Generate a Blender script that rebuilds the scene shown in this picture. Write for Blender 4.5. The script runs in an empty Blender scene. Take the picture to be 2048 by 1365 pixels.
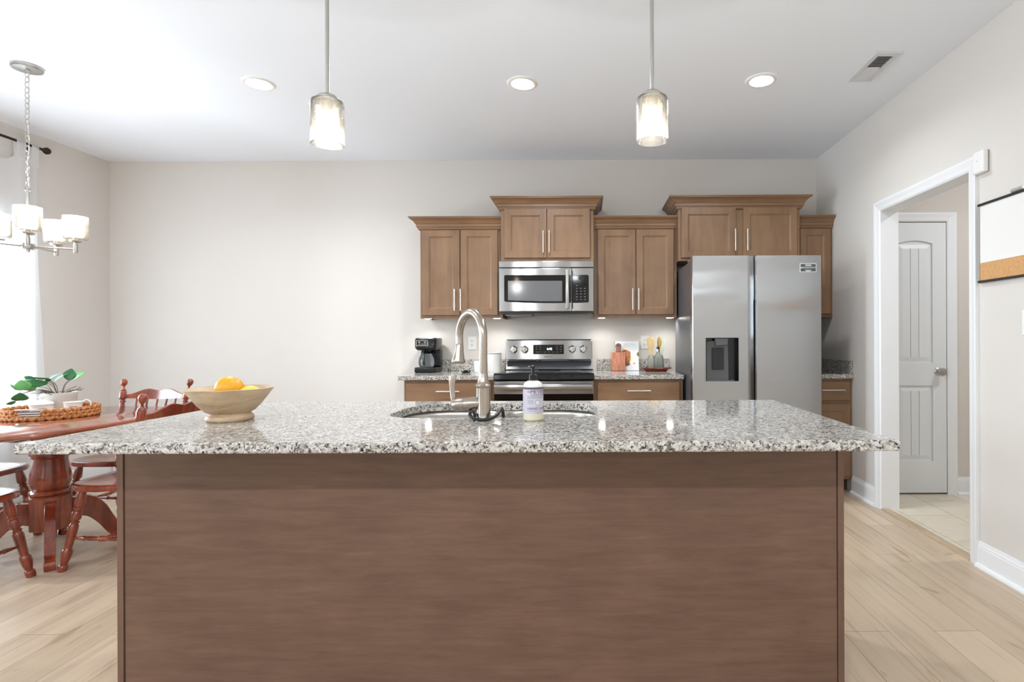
import bpy, bmesh, math, random
from mathutils import Vector, Matrix

# ------------------------------------------------------------------ camera, world, exposure
SC = bpy.context.scene
COL = SC.collection
F = 1080.0                     # focal length in pixels of the 2048 px wide frame
CAMZ = 1.167
cam_data = bpy.data.cameras.new('camera')
cam = bpy.data.objects.new('camera', cam_data)
COL.objects.link(cam)
cam.location = (0, 0, CAMZ)
cam.rotation_euler = (math.radians(90), math.radians(0.23), 0)
cam_data.sensor_width = 36
cam_data.lens = F / 2048 * 36
cam_data.shift_x = -151 / 2048
cam_data.shift_y = -2.5 / 2048
cam_data.clip_start = 0.05
SC.camera = cam
SC.view_settings.view_transform = 'Standard'
SC.view_settings.look = 'None'
SC.view_settings.gamma = 1
SC.view_settings.use_curve_mapping = False
SC.view_settings.exposure = 0.22
W = bpy.data.worlds.new('world')
SC.world = W
W.use_nodes = True
bg = W.node_tree.nodes['Background']
bg.inputs[0].default_value = (0.80, 0.90, 1.0, 1)
bg.inputs[1].default_value = 1.8


def area_light(name, loc, rot, sx, sy, power, color=(1, 1, 1), shape='RECTANGLE', spread=180):
    d = bpy.data.lights.new(name, 'AREA')
    d.shape = shape
    d.size = sx
    if shape in ('RECTANGLE', 'ELLIPSE'):
        d.size_y = sy
    d.energy = power
    d.color = color
    d.spread = math.radians(spread)
    o = bpy.data.objects.new(name, d)
    COL.objects.link(o)
    o.location = loc
    o.rotation_euler = [math.radians(a) for a in rot]
    return o


RX0, RX1, RY0, RY1, RZ = -4.17, 2.006, -6.2, 4.72, 2.74      # room box
# daylight lamps outside each window opening; side window and transom are unseen additions
area_light('daylight_dining_window', (RX0 - 0.35, 3.05, 1.35), (0, -90, 0), 1.6, 1.8, 155, (0.76, 0.88, 1.0))
area_light('added_side_daylight', (RX0 - 0.35, -0.9, 1.75), (0, -90, 0), 1.2, 3.0, 85, (0.76, 0.88, 1.0))
area_light('daylight_rear_window', (-2.9, RY0 - 0.35, 1.5), (90, 0, 0), 1.2, 1.4, 15, (0.82, 0.91, 1.0))
area_light('added_transom_daylight', (1.1, RY0 - 0.3, 2.36), (90, 0, 0), 1.55, 0.26, 16, (0.82, 0.91, 1.0))
# unseen living-room downlights; near row fits island shadow, far row added for fridge bands
UNSEEN_LAMPS = [(-3.0, -1.7), (-1.1, -1.7), (0.8, -1.7), (-2.4, -5.0), (-0.3, -5.0), (1.7, -5.0)]
for lx, ly in UNSEEN_LAMPS:
    area_light('unseen_downlight_glow', (lx, ly, RZ - 0.012), (0, 0, 0), 0.14, 0.14, 42 if ly > -3 else 15, (0.86, 0.93, 1.0), 'DISK')


def PX(px, py, Y):
    """photograph pixel + real depth -> point in the room"""
    dx, dy = px - 1175.0, py - 680.0
    dx, dy = dx - 0.004 * dy, dy + 0.004 * dx
    return Vector((dx * Y / F, Y, CAMZ - dy * Y / F))


# ------------------------------------------------------------------ materials
def lin(c):
    return tuple(((v / 255) / 12.92 if v / 255 <= 0.04045 else ((v / 255 + 0.055) / 1.055) ** 2.4) for v in c)


class NT:
    def __init__(s, name):
        s.m = bpy.data.materials.new(name)
        s.m.use_nodes = True
        s.t = s.m.node_tree
        s.n = s.t.nodes
        s.b = s.n['Principled BSDF']
        s.out = s.n['Material Output']

    def add(s, typ, **kw):
        n = s.n.new(typ)
        for k, v in kw.items():
            setattr(n, k, v)
        return n

    def link(s, a, b):
        s.t.links.new(a, b)

    def coords(s, scale=(1, 1, 1), rot=(0, 0, 0), kind='Object'):
        tc = s.add('ShaderNodeTexCoord')
        mp = s.add('ShaderNodeMapping')
        mp.inputs['Scale'].default_value = scale
        mp.inputs['Rotation'].default_value = rot
        s.link(tc.outputs[kind], mp.inputs[0])
        return mp.outputs[0]

    def noise(s, vec, scale, detail=4, rough=0.55, dist=0.0):
        n = s.add('ShaderNodeTexNoise')
        n.inputs['Scale'].default_value = scale
        n.inputs['Detail'].default_value = detail
        n.inputs['Roughness'].default_value = rough
        n.inputs['Distortion'].default_value = dist
        s.link(vec, n.inputs['Vector'])
        return n

    def ramp(s, fac, stops, interp='LINEAR'):
        r = s.add('ShaderNodeValToRGB')
        r.color_ramp.interpolation = interp
        el = r.color_ramp.elements
        while len(el) < len(stops):
            el.new(0.5)
        for e, (p, c) in zip(el, stops):
            e.position = p
            e.color = (*c, 1)
        s.link(fac, r.inputs[0])
        return r.outputs[0]

    def mix(s, a, b, fac, mode='MIX'):
        m = s.add('ShaderNodeMix', data_type='RGBA', blend_type=mode)
        for sock, v in ((m.inputs[0], fac), (m.inputs[6], a), (m.inputs[7], b)):
            if hasattr(v, 'links'):
                s.link(v, sock)
            elif isinstance(v, (tuple, list)):
                sock.default_value = (*v, 1)
            else:
                sock.default_value = v
        return m.outputs[2]

    def bump(s, h, strength=0.1, dist=0.01):
        b = s.add('ShaderNodeBump')
        b.inputs['Strength'].default_value = strength
        b.inputs['Distance'].default_value = dist
        s.link(h, b.inputs['Height'])
        s.link(b.outputs[0], s.b.inputs['Normal'])

    def set(s, **kw):
        for k, v in kw.items():
            k = k.replace('_', ' ')
            s.b.inputs[k].default_value = v


def plain(name, rgb, rough=0.5, metal=0.0, bump=None, var=0.0, **kw):
    t = NT(name)
    c = lin(rgb)
    t.set(Roughness=rough, Metallic=metal, **kw)
    v = t.coords()
    n = t.noise(v, bump[0] if bump else 12, 3)
    if var:
        a = tuple(x * (1 - var) for x in c)
        b = tuple(min(1, x * (1 + var)) for x in c)
        t.link(t.ramp(n.outputs[0], [(0.3, a), (0.7, b)]), t.b.inputs['Base Color'])
    else:
        t.b.inputs['Base Color'].default_value = (*c, 1)
    if bump:
        t.bump(n.outputs[0], bump[1], bump[2] if len(bump) > 2 else 0.002)
    return t.m


def wood(name, dark, mid, light, grain=(30, 30, 1.5), rough=0.4, blot=2.0, coat=0.0, fine=0.35):
    """grain: scale per axis, the small axis is the direction the grain runs"""
    t = NT(name)
    v = t.coords(grain)
    n1 = t.noise(v, 1.0, 6, 0.6, 0.4)
    n2 = t.noise(t.coords(), blot, 3, 0.5)
    fibre = t.noise(t.coords(tuple(g * 5 for g in grain)), 1.0, 3, 0.6)
    c1 = t.ramp(n1.outputs[0], [(0.28, lin(dark)), (0.5, lin(mid)), (0.75, lin(light))])
    c2 = t.ramp(n2.outputs[0], [(0.3, (0.82, 0.80, 0.78)), (0.7, (1.08, 1.08, 1.08))])
    c3 = t.ramp(fibre.outputs[0], [(0.35, (0.8, 0.78, 0.76)), (0.6, (1, 1, 1))])
    c = t.mix(c1, c2, 0.8, 'MULTIPLY')
    c = t.mix(c, c3, fine, 'MULTIPLY')
    t.link(c, t.b.inputs['Base Color'])
    t.set(Roughness=rough)
    if coat:
        t.b.inputs['Coat Weight'].default_value = coat
        t.b.inputs['Coat Roughness'].default_value = 0.12
    t.bump(n1.outputs[0], 0.04, 0.002)
    return t.m


def emission(name, rgb, strength):
    t = NT(name)
    t.b.inputs['Base Color'].default_value = (*rgb, 1)
    t.b.inputs['Emission Color'].default_value = (*rgb, 1)
    t.b.inputs['Emission Strength'].default_value = strength
    return t.m


def thin_glass(name, tint, clear=0.75, rough=0.05, seeds=None, body=(0.95, 0.93, 0.88)):
    """thin glass: mostly see-through, some scattering body, glossy by angle; optional seeded bubbles"""
    t = NT(name)
    t.n.remove(t.b)
    tr = t.add('ShaderNodeBsdfTransparent')
    tr.inputs[0].default_value = (*tint, 1)
    tl = t.add('ShaderNodeBsdfTranslucent')
    tl.inputs[0].default_value = (*body, 1)
    gl = t.add('ShaderNodeBsdfGlossy')
    gl.inputs['Roughness'].default_value = rough
    m1 = t.add('ShaderNodeMixShader')
    m2 = t.add('ShaderNodeMixShader')
    if seeds:
        vo = t.add('ShaderNodeTexVoronoi')
        vo.inputs['Scale'].default_value = seeds
        t.link(t.coords(), vo.inputs['Vector'])
        fac = t.ramp(vo.outputs['Distance'], [(0.12, (min(1, 1.9 * (1 - clear)),) * 3), (0.3, (1 - clear,) * 3)])
        t.link(fac, m1.inputs[0])
        bp = t.add('ShaderNodeBump')
        bp.inputs['Strength'].default_value = 0.5
        bp.inputs['Distance'].default_value = 0.002
        t.link(vo.outputs['Distance'], bp.inputs['Height'])
        t.link(bp.outputs[0], gl.inputs['Normal'])
    else:
        m1.inputs[0].default_value = 1 - clear
    t.link(tr.outputs[0], m1.inputs[1])
    t.link(tl.outputs[0], m1.inputs[2])
    lw = t.add('ShaderNodeLayerWeight')
    lw.inputs[0].default_value = 0.25
    t.link(lw.outputs['Fresnel'], m2.inputs[0])
    t.link(m1.outputs[0], m2.inputs[1])
    t.link(gl.outputs[0], m2.inputs[2])
    t.link(m2.outputs[0], t.out.inputs[0])
    return t.m


def steel(name, rgb, rough, streak, strength=0.08, rvar=0.05):
    """brushed metal: noise stretched along the brushing direction"""
    t = NT(name)
    n = t.noise(t.coords(streak), 1.0, 4, 0.6)
    c = lin(rgb)
    t.link(t.ramp(n.outputs[0], [(0.3, tuple(x * 0.965 for x in c)), (0.7, c)]), t.b.inputs['Base Color'])
    mr = t.add('ShaderNodeMapRange')
    mr.inputs[3].default_value = rough - rvar
    mr.inputs[4].default_value = rough + rvar
    t.link(n.outputs[0], mr.inputs[0])
    t.link(mr.outputs[0], t.b.inputs['Roughness'])
    t.set(Metallic=1.0)
    t.bump(n.outputs[0], strength, 0.0006)
    return t.m


def brushed(name, rgb, rough, tangent, wave=0.0):
    """brushed sheet: highlights smear along `tangent`, across the brushing; wave: gentle unevenness of the sheet"""
    t = NT(name)
    t.b.inputs['Base Color'].default_value = (*lin(rgb), 1)
    t.set(Metallic=1.0, Roughness=rough, Anisotropic=1.0)
    c = t.add('ShaderNodeCombineXYZ')
    for i in range(3):
        c.inputs[i].default_value = tangent[i]
    t.link(c.outputs[0], t.b.inputs['Tangent'])
    if wave:
        n = t.noise(t.coords((3.0, 1, 5.0)), 1.0, 1, 0.4)
        t.bump(n.outputs[0], 1.0, wave)
    return t.m


def granite(name):
    t = NT(name)
    base = t.coords()
    warp = t.noise(base, 60, 3)
    vec = t.add('ShaderNodeVectorMath', operation='MULTIPLY_ADD')
    t.link(warp.outputs['Color'], vec.inputs[0])
    vec.inputs[1].default_value = (0.012, 0.012, 0.012)
    t.link(base, vec.inputs[2])

    def cells(scale):
        v = t.add('ShaderNodeTexVoronoi')
        v.inputs['Scale'].default_value = scale
        t.link(vec.outputs[0], v.inputs['Vector'])
        s = t.add('ShaderNodeSeparateColor')
        t.link(v.outputs['Color'], s.inputs[0])
        return s
    a, b = cells(140), cells(290)
    ca = t.ramp(a.outputs[0], [(0.0, lin((206, 202, 196))), (0.30, lin((176, 172, 167))), (0.48, lin((214, 211, 205))),
                               (0.64, lin((148, 141, 133))), (0.75, lin((100, 93, 87))), (0.84, lin((42, 38, 36)))], 'CONSTANT')
    cb = t.ramp(b.outputs[1], [(0.0, lin((212, 208, 201))), (0.36, lin((172, 167, 159))), (0.58, lin((118, 110, 103))), (0.78, lin((36, 33, 32)))], 'CONSTANT')
    clump = t.noise(base, 26, 3)
    f = t.ramp(clump.outputs[0], [(0.45, (0.2,) * 3), (0.6, (0.75,) * 3)])
    t.link(t.mix(ca, cb, f), t.b.inputs['Base Color'])
    t.set(Roughness=0.07, IOR=1.42)
    return t.m


M = {}
M['wall'] = plain('wall_paint', (219, 214, 208), 0.75, bump=(180, 0.05, 0.001))
M['wall_hall'] = plain('hall_wall_paint', (214, 206, 198), 0.75, bump=(180, 0.05, 0.001))
M['ceiling'] = plain('ceiling_paint', (241, 246, 253), 0.85, bump=(70, 0.12, 0.002))
M['white_trim'] = plain('white_trim_paint', (238, 239, 240), 0.35)
M['door_paint'] = plain('white_door_paint', (228, 230, 231), 0.4)
M['white_plastic'] = plain('white_plastic', (238, 238, 236), 0.35)
M['vent_paint'] = plain('vent_paint', (214, 216, 219), 0.5)
M['black_plastic'] = plain('black_plastic', (14, 14, 15), 0.2)
M['black_rubber'] = plain('black_rubber', (24, 24, 25), 0.45)
M['dark_slot'] = plain('dark_slot', (30, 30, 32), 0.6)
M['black_glass'] = plain('black_glass', (8, 8, 9), 0.06)
M['oven_glass'] = plain('oven_glass', (6, 6, 7), 0.1)
M['grey_window'] = plain('grey_mesh_glass', (104, 105, 106), 0.12)
M['cab'] = wood('cabinet_maple_stain', (124, 94, 68), (137, 105, 77), (148, 116, 87), (12, 12, 1.6), 0.36, 3.5, fine=0.12)
M['cab_h'] = wood('cabinet_maple_stain_level_grain', (122, 92, 66), (137, 105, 77), (148, 116, 87), (1.6, 12, 12), 0.36, 3.5, fine=0.12)
M['island'] = wood('island_panel_veneer', (100, 74, 59), (110, 83, 68), (120, 92, 76), (5, 20, 46), 0.42, 3.5, fine=0.3)
M['island_v'] = wood('island_stile_veneer', (98, 73, 58), (110, 83, 68), (121, 93, 77), (20, 20, 2.2), 0.42, 1.6, fine=0.2)
M['toe'] = plain('toe_kick_brown', (70, 48, 36), 0.6)
M['cherry'] = wood('red_stained_wood', (88, 32, 18), (138, 58, 33), (176, 88, 52), (14, 14, 3), 0.22, 6, coat=0.6, fine=0.2)
M['cherry_top'] = wood('red_stained_tabletop', (120, 62, 44), (154, 86, 62), (178, 108, 82), (14, 2, 14), 0.16, 3, coat=0.8, fine=0.2)
M['bowl_wood'] = wood('pale_bowl_wood', (158, 120, 84), (204, 178, 144), (220, 202, 174), (6, 6, 22), 0.45, 16, fine=0.2)
M['board_wood'] = wood('reddish_board_wood', (140, 80, 56), (170, 108, 80), (194, 138, 108), (60, 60, 4), 0.5, 8, fine=0.2)
M['board_handle'] = wood('dark_board_wood', (96, 60, 46), (122, 82, 66), (142, 100, 82), (60, 60, 4), 0.5, 8, fine=0.2)
M['bamboo'] = wood('bamboo', (196, 166, 108), (214, 188, 134), (226, 206, 160), (60, 60, 6), 0.5, 8, fine=0.1)
M['spoon_wood'] = wood('olive_spoon_wood', (132, 106, 48), (158, 130, 66), (184, 160, 92), (60, 60, 6), 0.45, 8, fine=0.1)
M['tray_wood'] = wood('red_brown_tray_wood', (84, 30, 18), (112, 44, 28), (134, 60, 40), (6, 60, 60), 0.35, 8, fine=0.2)
M['nickel'] = steel('brushed_nickel', (178, 168, 157), 0.24, (40, 40, 400), 0.03)
M['satin'] = steel('satin_nickel', (190, 188, 184), 0.3, (60, 60, 60), 0.02)
M['pull'] = plain('satin_pull', (222, 218, 212), 0.3, 1.0)
M['steel_h'] = brushed('stainless_level_brush', (176, 176, 176), 0.17, (0, 0, 1), 0.001)
M['steel_v'] = brushed('stainless_fridge', (176, 177, 178), 0.17, (1, 0, 0), 0.0025)
M['steel_dark'] = plain('dark_grey_appliance', (88, 89, 92), 0.35, 0.2)
M['sink'] = steel('sink_steel', (206, 202, 196), 0.3, (60, 60, 60), 0.05)
M['chrome'] = plain('chrome', (215, 215, 215), 0.1, 1.0)
M['granite'] = granite('speckled_granite')
M['bronze'] = plain('dark_bronze', (52, 42, 36), 0.4, 0.6)
M['glass_seed'] = thin_glass('seeded_glass', (1, 0.99, 0.97), 0.93, 0.06, 220, (0.98, 0.95, 0.88))
M['pane'] = thin_glass('window_pane', (0.97, 0.98, 0.98), 0.99, 0.0)
M['jar'] = thin_glass('clear_jar_glass', (0.97, 0.98, 0.96), 0.5, 0.05, None, (0.98, 0.99, 0.96))
M['jar_green'] = thin_glass('pale_green_glass', (0.84, 0.92, 0.89), 0.4, 0.05, None, (0.86, 0.95, 0.92))
M['carafe'] = thin_glass('carafe_glass', (0.92, 0.94, 0.95), 0.45, 0.04, None, (0.95, 0.97, 0.98))
M['bulb'] = emission('lit_bulb', (1.0, 0.86, 0.64), 12)
M['can'] = emission('lit_downlight', (1.0, 0.97, 0.92), 30)
M['puck'] = emission('lit_puck', (1.0, 0.95, 0.88), 30)
M['clock'] = emission('clock_digits', (0.55, 0.8, 1.0), 5)
M['print_grey'] = plain('grey_print', (150, 150, 152), 0.5)
M['print_dark'] = plain('dark_print', (38, 32, 36), 0.6)
M['print_white'] = plain('white_print', (225, 228, 226), 0.5)
M['label'] = plain('lavender_label', (206, 200, 214), 0.5)
M['label_band'] = plain('plum_label_band', (96, 80, 84), 0.5)
M['ceramic'] = plain('white_ceramic', (240, 239, 236), 0.15)
M['pot'] = plain('off_white_pot', (222, 219, 214), 0.4)
M['soil'] = plain('potting_soil', (70, 58, 46), 0.9, bump=(90, 0.5, 0.01), var=0.3)
M['leaf'] = plain('green_leaf', (52, 116, 70), 0.3, var=0.25)
M['leaf_light'] = plain('light_green_leaf', (116, 190, 112), 0.3, var=0.15)
M['twig'] = plain('brown_twig', (104, 90, 74), 0.7, var=0.2)
M['lemon'] = plain('lemon_skin', (226, 164, 30), 0.4, bump=(150, 0.15, 0.003), var=0.06)
M['lemon_pale'] = plain('pale_lemon_skin', (240, 200, 66), 0.4, bump=(150, 0.15, 0.003), var=0.06)
M['stem_end'] = plain('stem_end', (112, 92, 40), 0.7)
M['frame_black'] = plain('black_frame', (44, 41, 38), 0.45)
M['frame_grey'] = plain('grey_frame', (170, 166, 160), 0.4)
M['whiteboard'] = plain('dry_erase_white', (238, 237, 234), 0.15)
M['cork'] = plain('cork', (206, 158, 106), 0.85, bump=(120, 0.3, 0.003), var=0.14)
M['book_white'] = plain('book_cover_white', (224, 226, 228), 0.35)
M['food'] = plain('golden_food', (170, 108, 56), 0.6, bump=(75, 0.1, 0.001), var=0.6)
M['food_green'] = plain('leafy_garnish', (92, 108, 72), 0.6, var=0.3)
M['plate_cream'] = plain('plate_print', (240, 226, 206), 0.5)
M['magnet_dark'] = plain('magnet_dark', (74, 78, 76), 0.5, var=0.2)
M['navy'] = plain('navy_stripe', (40, 44, 56), 0.6)
M['grey_metal'] = plain('grey_painted_metal', (120, 121, 122), 0.4, 0.5)


def curtain_mat():
    t = NT('sheer_white_curtain')
    t.n.remove(t.b)
    d = t.add('ShaderNodeBsdfDiffuse')
    d.inputs[0].default_value = (0.86, 0.87, 0.88, 1)
    tl = t.add('ShaderNodeBsdfTranslucent')
    tl.inputs[0].default_value = (0.9, 0.9, 0.9, 1)
    tr = t.add('ShaderNodeBsdfTransparent')
    a = t.add('ShaderNodeMixShader')
    a.inputs[0].default_value = 0.5
    b = t.add('ShaderNodeMixShader')
    wv = t.noise(t.coords((400, 400, 400)), 1.0, 2)
    t.link(t.ramp(wv.outputs[0], [(0.3, (0.06,) * 3), (0.7, (0.16,) * 3)]), b.inputs[0])
    t.link(d.outputs[0], a.inputs[1])
    t.link(tl.outputs[0], a.inputs[2])
    t.link(a.outputs[0], b.inputs[1])
    t.link(tr.outputs[0], b.inputs[2])
    t.link(b.outputs[0], t.out.inputs[0])
    return t.m


M['curtain'] = curtain_mat()


def plank_mat():
    t = NT('pale_oak_planks')
    v = t.coords((1, 1, 1), (0, 0, math.radians(90)))
    br = t.add('ShaderNodeTexBrick')
    br.offset = 0.37
    br.inputs['Scale'].default_value = 1
    br.inputs['Brick Width'].default_value = 1.22
    br.inputs['Row Height'].default_value = 0.182
    br.inputs['Mortar Size'].default_value = 0.0012
    br.inputs['Mortar Smooth'].default_value = 0.2
    br.inputs['Color1'].default_value = (*lin((200, 179, 154)), 1)
    br.inputs['Color2'].default_value = (*lin((184, 163, 138)), 1)
    br.inputs['Mortar'].default_value = (*lin((120, 98, 76)), 1)
    t.link(v, br.inputs['Vector'])
    g = t.noise(t.coords((26, 1.3, 1)), 1.0, 6, 0.62, 0.6)
    gc = t.ramp(g.outputs[0], [(0.28, (0.7, 0.66, 0.62)), (0.46, (1, 1, 1)), (0.75, (1.14, 1.14, 1.14))])
    k = t.noise(t.coords((15, 4.5, 1)), 1.0, 3, 0.5, 1.0)
    kc = t.ramp(k.outputs[0], [(0.24, (0.56, 0.47, 0.38)), (0.36, (1, 1, 1))])
    c = t.mix(br.outputs['Color'], gc, 0.9, 'MULTIPLY')
    c = t.mix(c, kc, 0.7, 'MULTIPLY')
    t.link(c, t.b.inputs['Base Color'])
    t.set(Roughness=0.34)
    t.bump(br.outputs['Fac'], -0.15, 0.002)
    return t.m


def tile_mat():
    t = NT('beige_marble_tile')
    v = t.coords((1, 1, 1), (0, 0, math.radians(90)))
    br = t.add('ShaderNodeTexBrick')
    br.offset = 0.5
    br.inputs['Scale'].default_value = 1
    br.inputs['Brick Width'].default_value = 0.61
    br.inputs['Row Height'].default_value = 0.305
    br.inputs['Mortar Size'].default_value = 0.002
    br.inputs['Color1'].default_value = (*lin((228, 218, 200)), 1)
    br.inputs['Color2'].default_value = (*lin((216, 204, 184)), 1)
    br.inputs['Mortar'].default_value = (*lin((158, 142, 120)), 1)
    t.link(v, br.inputs['Vector'])
    g = t.noise(t.coords((2, 5, 1)), 1.6, 5, 0.6, 1.5)
    gc = t.ramp(g.outputs[0], [(0.3, (0.82, 0.78, 0.72)), (0.5, (1, 1, 1))])
    t.link(t.mix(br.outputs['Color'], gc, 0.7, 'MULTIPLY'), t.b.inputs['Base Color'])
    t.set(Roughness=0.25)
    return t.m


M['planks'] = plank_mat()
M['tile'] = tile_mat()
M['oak_trim'] = wood('oak_threshold', (164, 140, 110), (186, 164, 136), (200, 180, 154), (20, 2, 20), 0.4, 4, fine=0.2)


def weave_mat():
    t = NT('woven_water_hyacinth')
    n = t.noise(t.coords(), 90, 3)
    t.link(t.ramp(n.outputs[0], [(0.3, lin((128, 74, 36))), (0.5, lin((188, 122, 66))), (0.75, lin((220, 164, 104)))]), t.b.inputs['Base Color'])
    t.set(Roughness=0.75)
    t.bump(n.outputs[0], 0.3, 0.003)
    return t.m


M['weave'] = weave_mat()


# ------------------------------------------------------------------ mesh builder
class MB:
    def __init__(s):
        s.bm = bmesh.new()
        s.mi = 0

    def face(s, vs):
        try:
            f = s.bm.faces.new(vs)
            f.material_index = s.mi
            return f
        except ValueError:
            return None

    def box(s, x0, x1, y0, y1, z0, z1):
        v = [s.bm.verts.new((x, y, z)) for x in (x0, x1) for y in (y0, y1) for z in (z0, z1)]
        for q in ((0, 1, 3, 2), (4, 6, 7, 5), (0, 4, 5, 1), (2, 3, 7, 6), (0, 2, 6, 4), (1, 5, 7, 3)):
            s.face([v[i] for i in q])
        return s

    def obox(s, c, ux, uy, uz):
        """box centred at c with half axes"""
        c, ux, uy, uz = map(Vector, (c, ux, uy, uz))
        v = [s.bm.verts.new(c + ux * a + uy * b + uz * d) for a in (-1, 1) for b in (-1, 1) for d in (-1, 1)]
        for q in ((0, 1, 3, 2), (4, 6, 7, 5), (0, 4, 5, 1), (2, 3, 7, 6), (0, 2, 6, 4), (1, 5, 7, 3)):
            s.face([v[i] for i in q])
        return s

    def rings(s, rings, closed=True, cap=(True, True), loop=False):
        vs = [[s.bm.verts.new(p) for p in r] for r in rings]
        n = len(vs[0])
        pairs = list(zip(vs, vs[1:])) + ([(vs[-1], vs[0])] if loop else [])
        for a, b in pairs:
            for i in range(n if closed else n - 1):
                j = (i + 1) % n
                s.face([a[i], a[j], b[j], b[i]])
        if cap[0] and closed and not loop:
            s.face(vs[0][::-1])
        if cap[1] and closed and not loop:
            s.face(vs[-1])
        return s

    def lathe(s, prof, base=(0, 0, 0), top=None, n=24, cap=(True, True)):
        """prof: (r, h) along +Z from base, or along base->top when h are fractions"""
        base = Vector(base)
        if top is None:
            ax, L = Vector((0, 0, 1)), 1.0
        else:
            d = Vector(top) - base
            L = d.length
            ax = d / L
        u = ax.orthogonal().normalized() if abs(ax.z) < 0.999 else Vector((1, 0, 0))
        w = ax.cross(u)
        rs = []
        for r, h in prof:
            r = max(r, 0.0002)
            rs.append([base + ax * (h * L) + (u * math.cos(2 * math.pi * i / n) + w * math.sin(2 * math.pi * i / n)) * r for i in range(n)])
        return s.rings(rs, True, cap)

    def cyl(s, a, b, r, r2=None, n=16):
        return s.lathe([(r, 0), (r if r2 is None else r2, 1)], a, b, n)

    def tube(s, pts, r, n=10, cap=(True, True), loop=False):
        pts = [Vector(p) for p in pts]
        rad = r if isinstance(r, (list, tuple)) else [r] * len(pts)
        rs = []
        u = None
        m = len(pts)
        for i, p in enumerate(pts):
            if loop:
                t = (pts[(i + 1) % m] - pts[i - 1]).normalized()
            else:
                t = (pts[min(i + 1, m - 1)] - pts[max(i - 1, 0)]).normalized()
            if u is None:
                u = t.orthogonal().normalized()
            u = (u - t * u.dot(t))
            u = u.normalized() if u.length > 1e-6 else t.orthogonal().normalized()
            w = t.cross(u)
            rs.append([p + (u * math.cos(2 * math.pi * k / n) + w * math.sin(2 * math.pi * k / n)) * rad[i] for k in range(n)])
        return s.rings(rs, True, cap, loop)

    def prism(s, poly, axis, a, b):
        """polygon in the plane across axis ('x': (y,z), 'y': (x,z), 'z': (x,y)) from a to b"""
        def P(p, t):
            return {'x': (t, p[0], p[1]), 'y': (p[0], t, p[1]), 'z': (p[0], p[1], t)}[axis]
        return s.rings([[P(p, a) for p in poly], [P(p, b) for p in poly]])

    def sphere(s, c, r, n=16, sx=1, sy=1, sz=1):
        c = Vector(c)
        rs = []
        for k in range(1, n // 2):
            th = math.pi * k / (n // 2)
            rs.append([c + Vector((r * sx * math.sin(th) * math.cos(2 * math.pi * i / n), r * sy * math.sin(th) * math.sin(2 * math.pi * i / n), -r * sz * math.cos(th))) for i in range(n)])
        vs0 = s.bm.verts.new(c + Vector((0, 0, -r * sz)))
        vs1 = s.bm.verts.new(c + Vector((0, 0, r * sz)))
        vs = [[s.bm.verts.new(p) for p in ring] for ring in rs]
        for a, b in zip(vs, vs[1:]):
            for i in range(n):
                j = (i + 1) % n
                s.face([a[i], a[j], b[j], b[i]])
        for i in range(n):
            j = (i + 1) % n
            s.face([vs0, vs[0][j], vs[0][i]])
            s.face([vs1, vs[-1][i], vs[-1][j]])
        return s

    def xform(s, m):
        bmesh.ops.transform(s.bm, matrix=m, verts=s.bm.verts)
        return s

    def build(s, name, mats, parent=None, bevel=0.0, seg=2, smooth=True, world=True, angle=35, sub=0, thick=0):
        bm = s.bm
        bmesh.ops.recalc_face_normals(bm, faces=bm.faces)
        if smooth:
            for f in bm.faces:
                f.smooth = True
            lim = math.radians(angle)
            for e in bm.edges:
                e.smooth = not (len(e.link_faces) == 2 and e.calc_face_angle(0) > lim)
        xs = [v.co.copy() for v in bm.verts]
        if parent is None:
            lo = Vector((min(v.x for v in xs), min(v.y for v in xs), min(v.z for v in xs)))
            hi = Vector((max(v.x for v in xs), max(v.y for v in xs), max(v.z for v in xs)))
            org = Vector(((lo.x + hi.x) / 2, (lo.y + hi.y) / 2, lo.z))
        else:
            org = Vector((0, 0, 0))
            p = parent
            while p is not None:
                org += p.location
                p = p.parent
        bmesh.ops.translate(bm, vec=-org, verts=bm.verts)
        me = bpy.data.meshes.new(name)
        bm.to_mesh(me)
        bm.free()
        for m in (mats if isinstance(mats, (list, tuple)) else [mats]):
            me.materials.append(m if not isinstance(m, str) else M[m])
        o = bpy.data.objects.new(name, me)
        COL.objects.link(o)
        if parent is None:
            o.location = org
        else:
            o.parent = parent
        if thick:
            md = o.modifiers.new('thickness', 'SOLIDIFY')
            md.thickness = thick
            md.offset = 0
        if bevel:
            md = o.modifiers.new('bevel', 'BEVEL')
            md.width = bevel
            md.segments = seg
            md.limit_method = 'ANGLE'
            md.angle_limit = math.radians(40)
        if sub:
            md = o.modifiers.new('subdivision', 'SUBSURF')
            md.levels = md.render_levels = sub
        return o


def tag(o, label, cat, group=None):
    o['label'] = label
    o['category'] = cat
    if group:
        o['group'] = group
    return o


def thing(name, label, cat, loc=(0, 0, 0), group=None):
    o = bpy.data.objects.new(name, None)
    o.empty_display_size = 0.1
    COL.objects.link(o)
    o.location = loc
    return tag(o, label, cat, group)


def struct(o):
    o['kind'] = 'structure'
    return o


def dup(o, parent=None):
    c = o.copy()
    COL.objects.link(c)
    c.parent = parent
    for ch in list(o.children):
        dup(ch, c)
    return c


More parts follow.
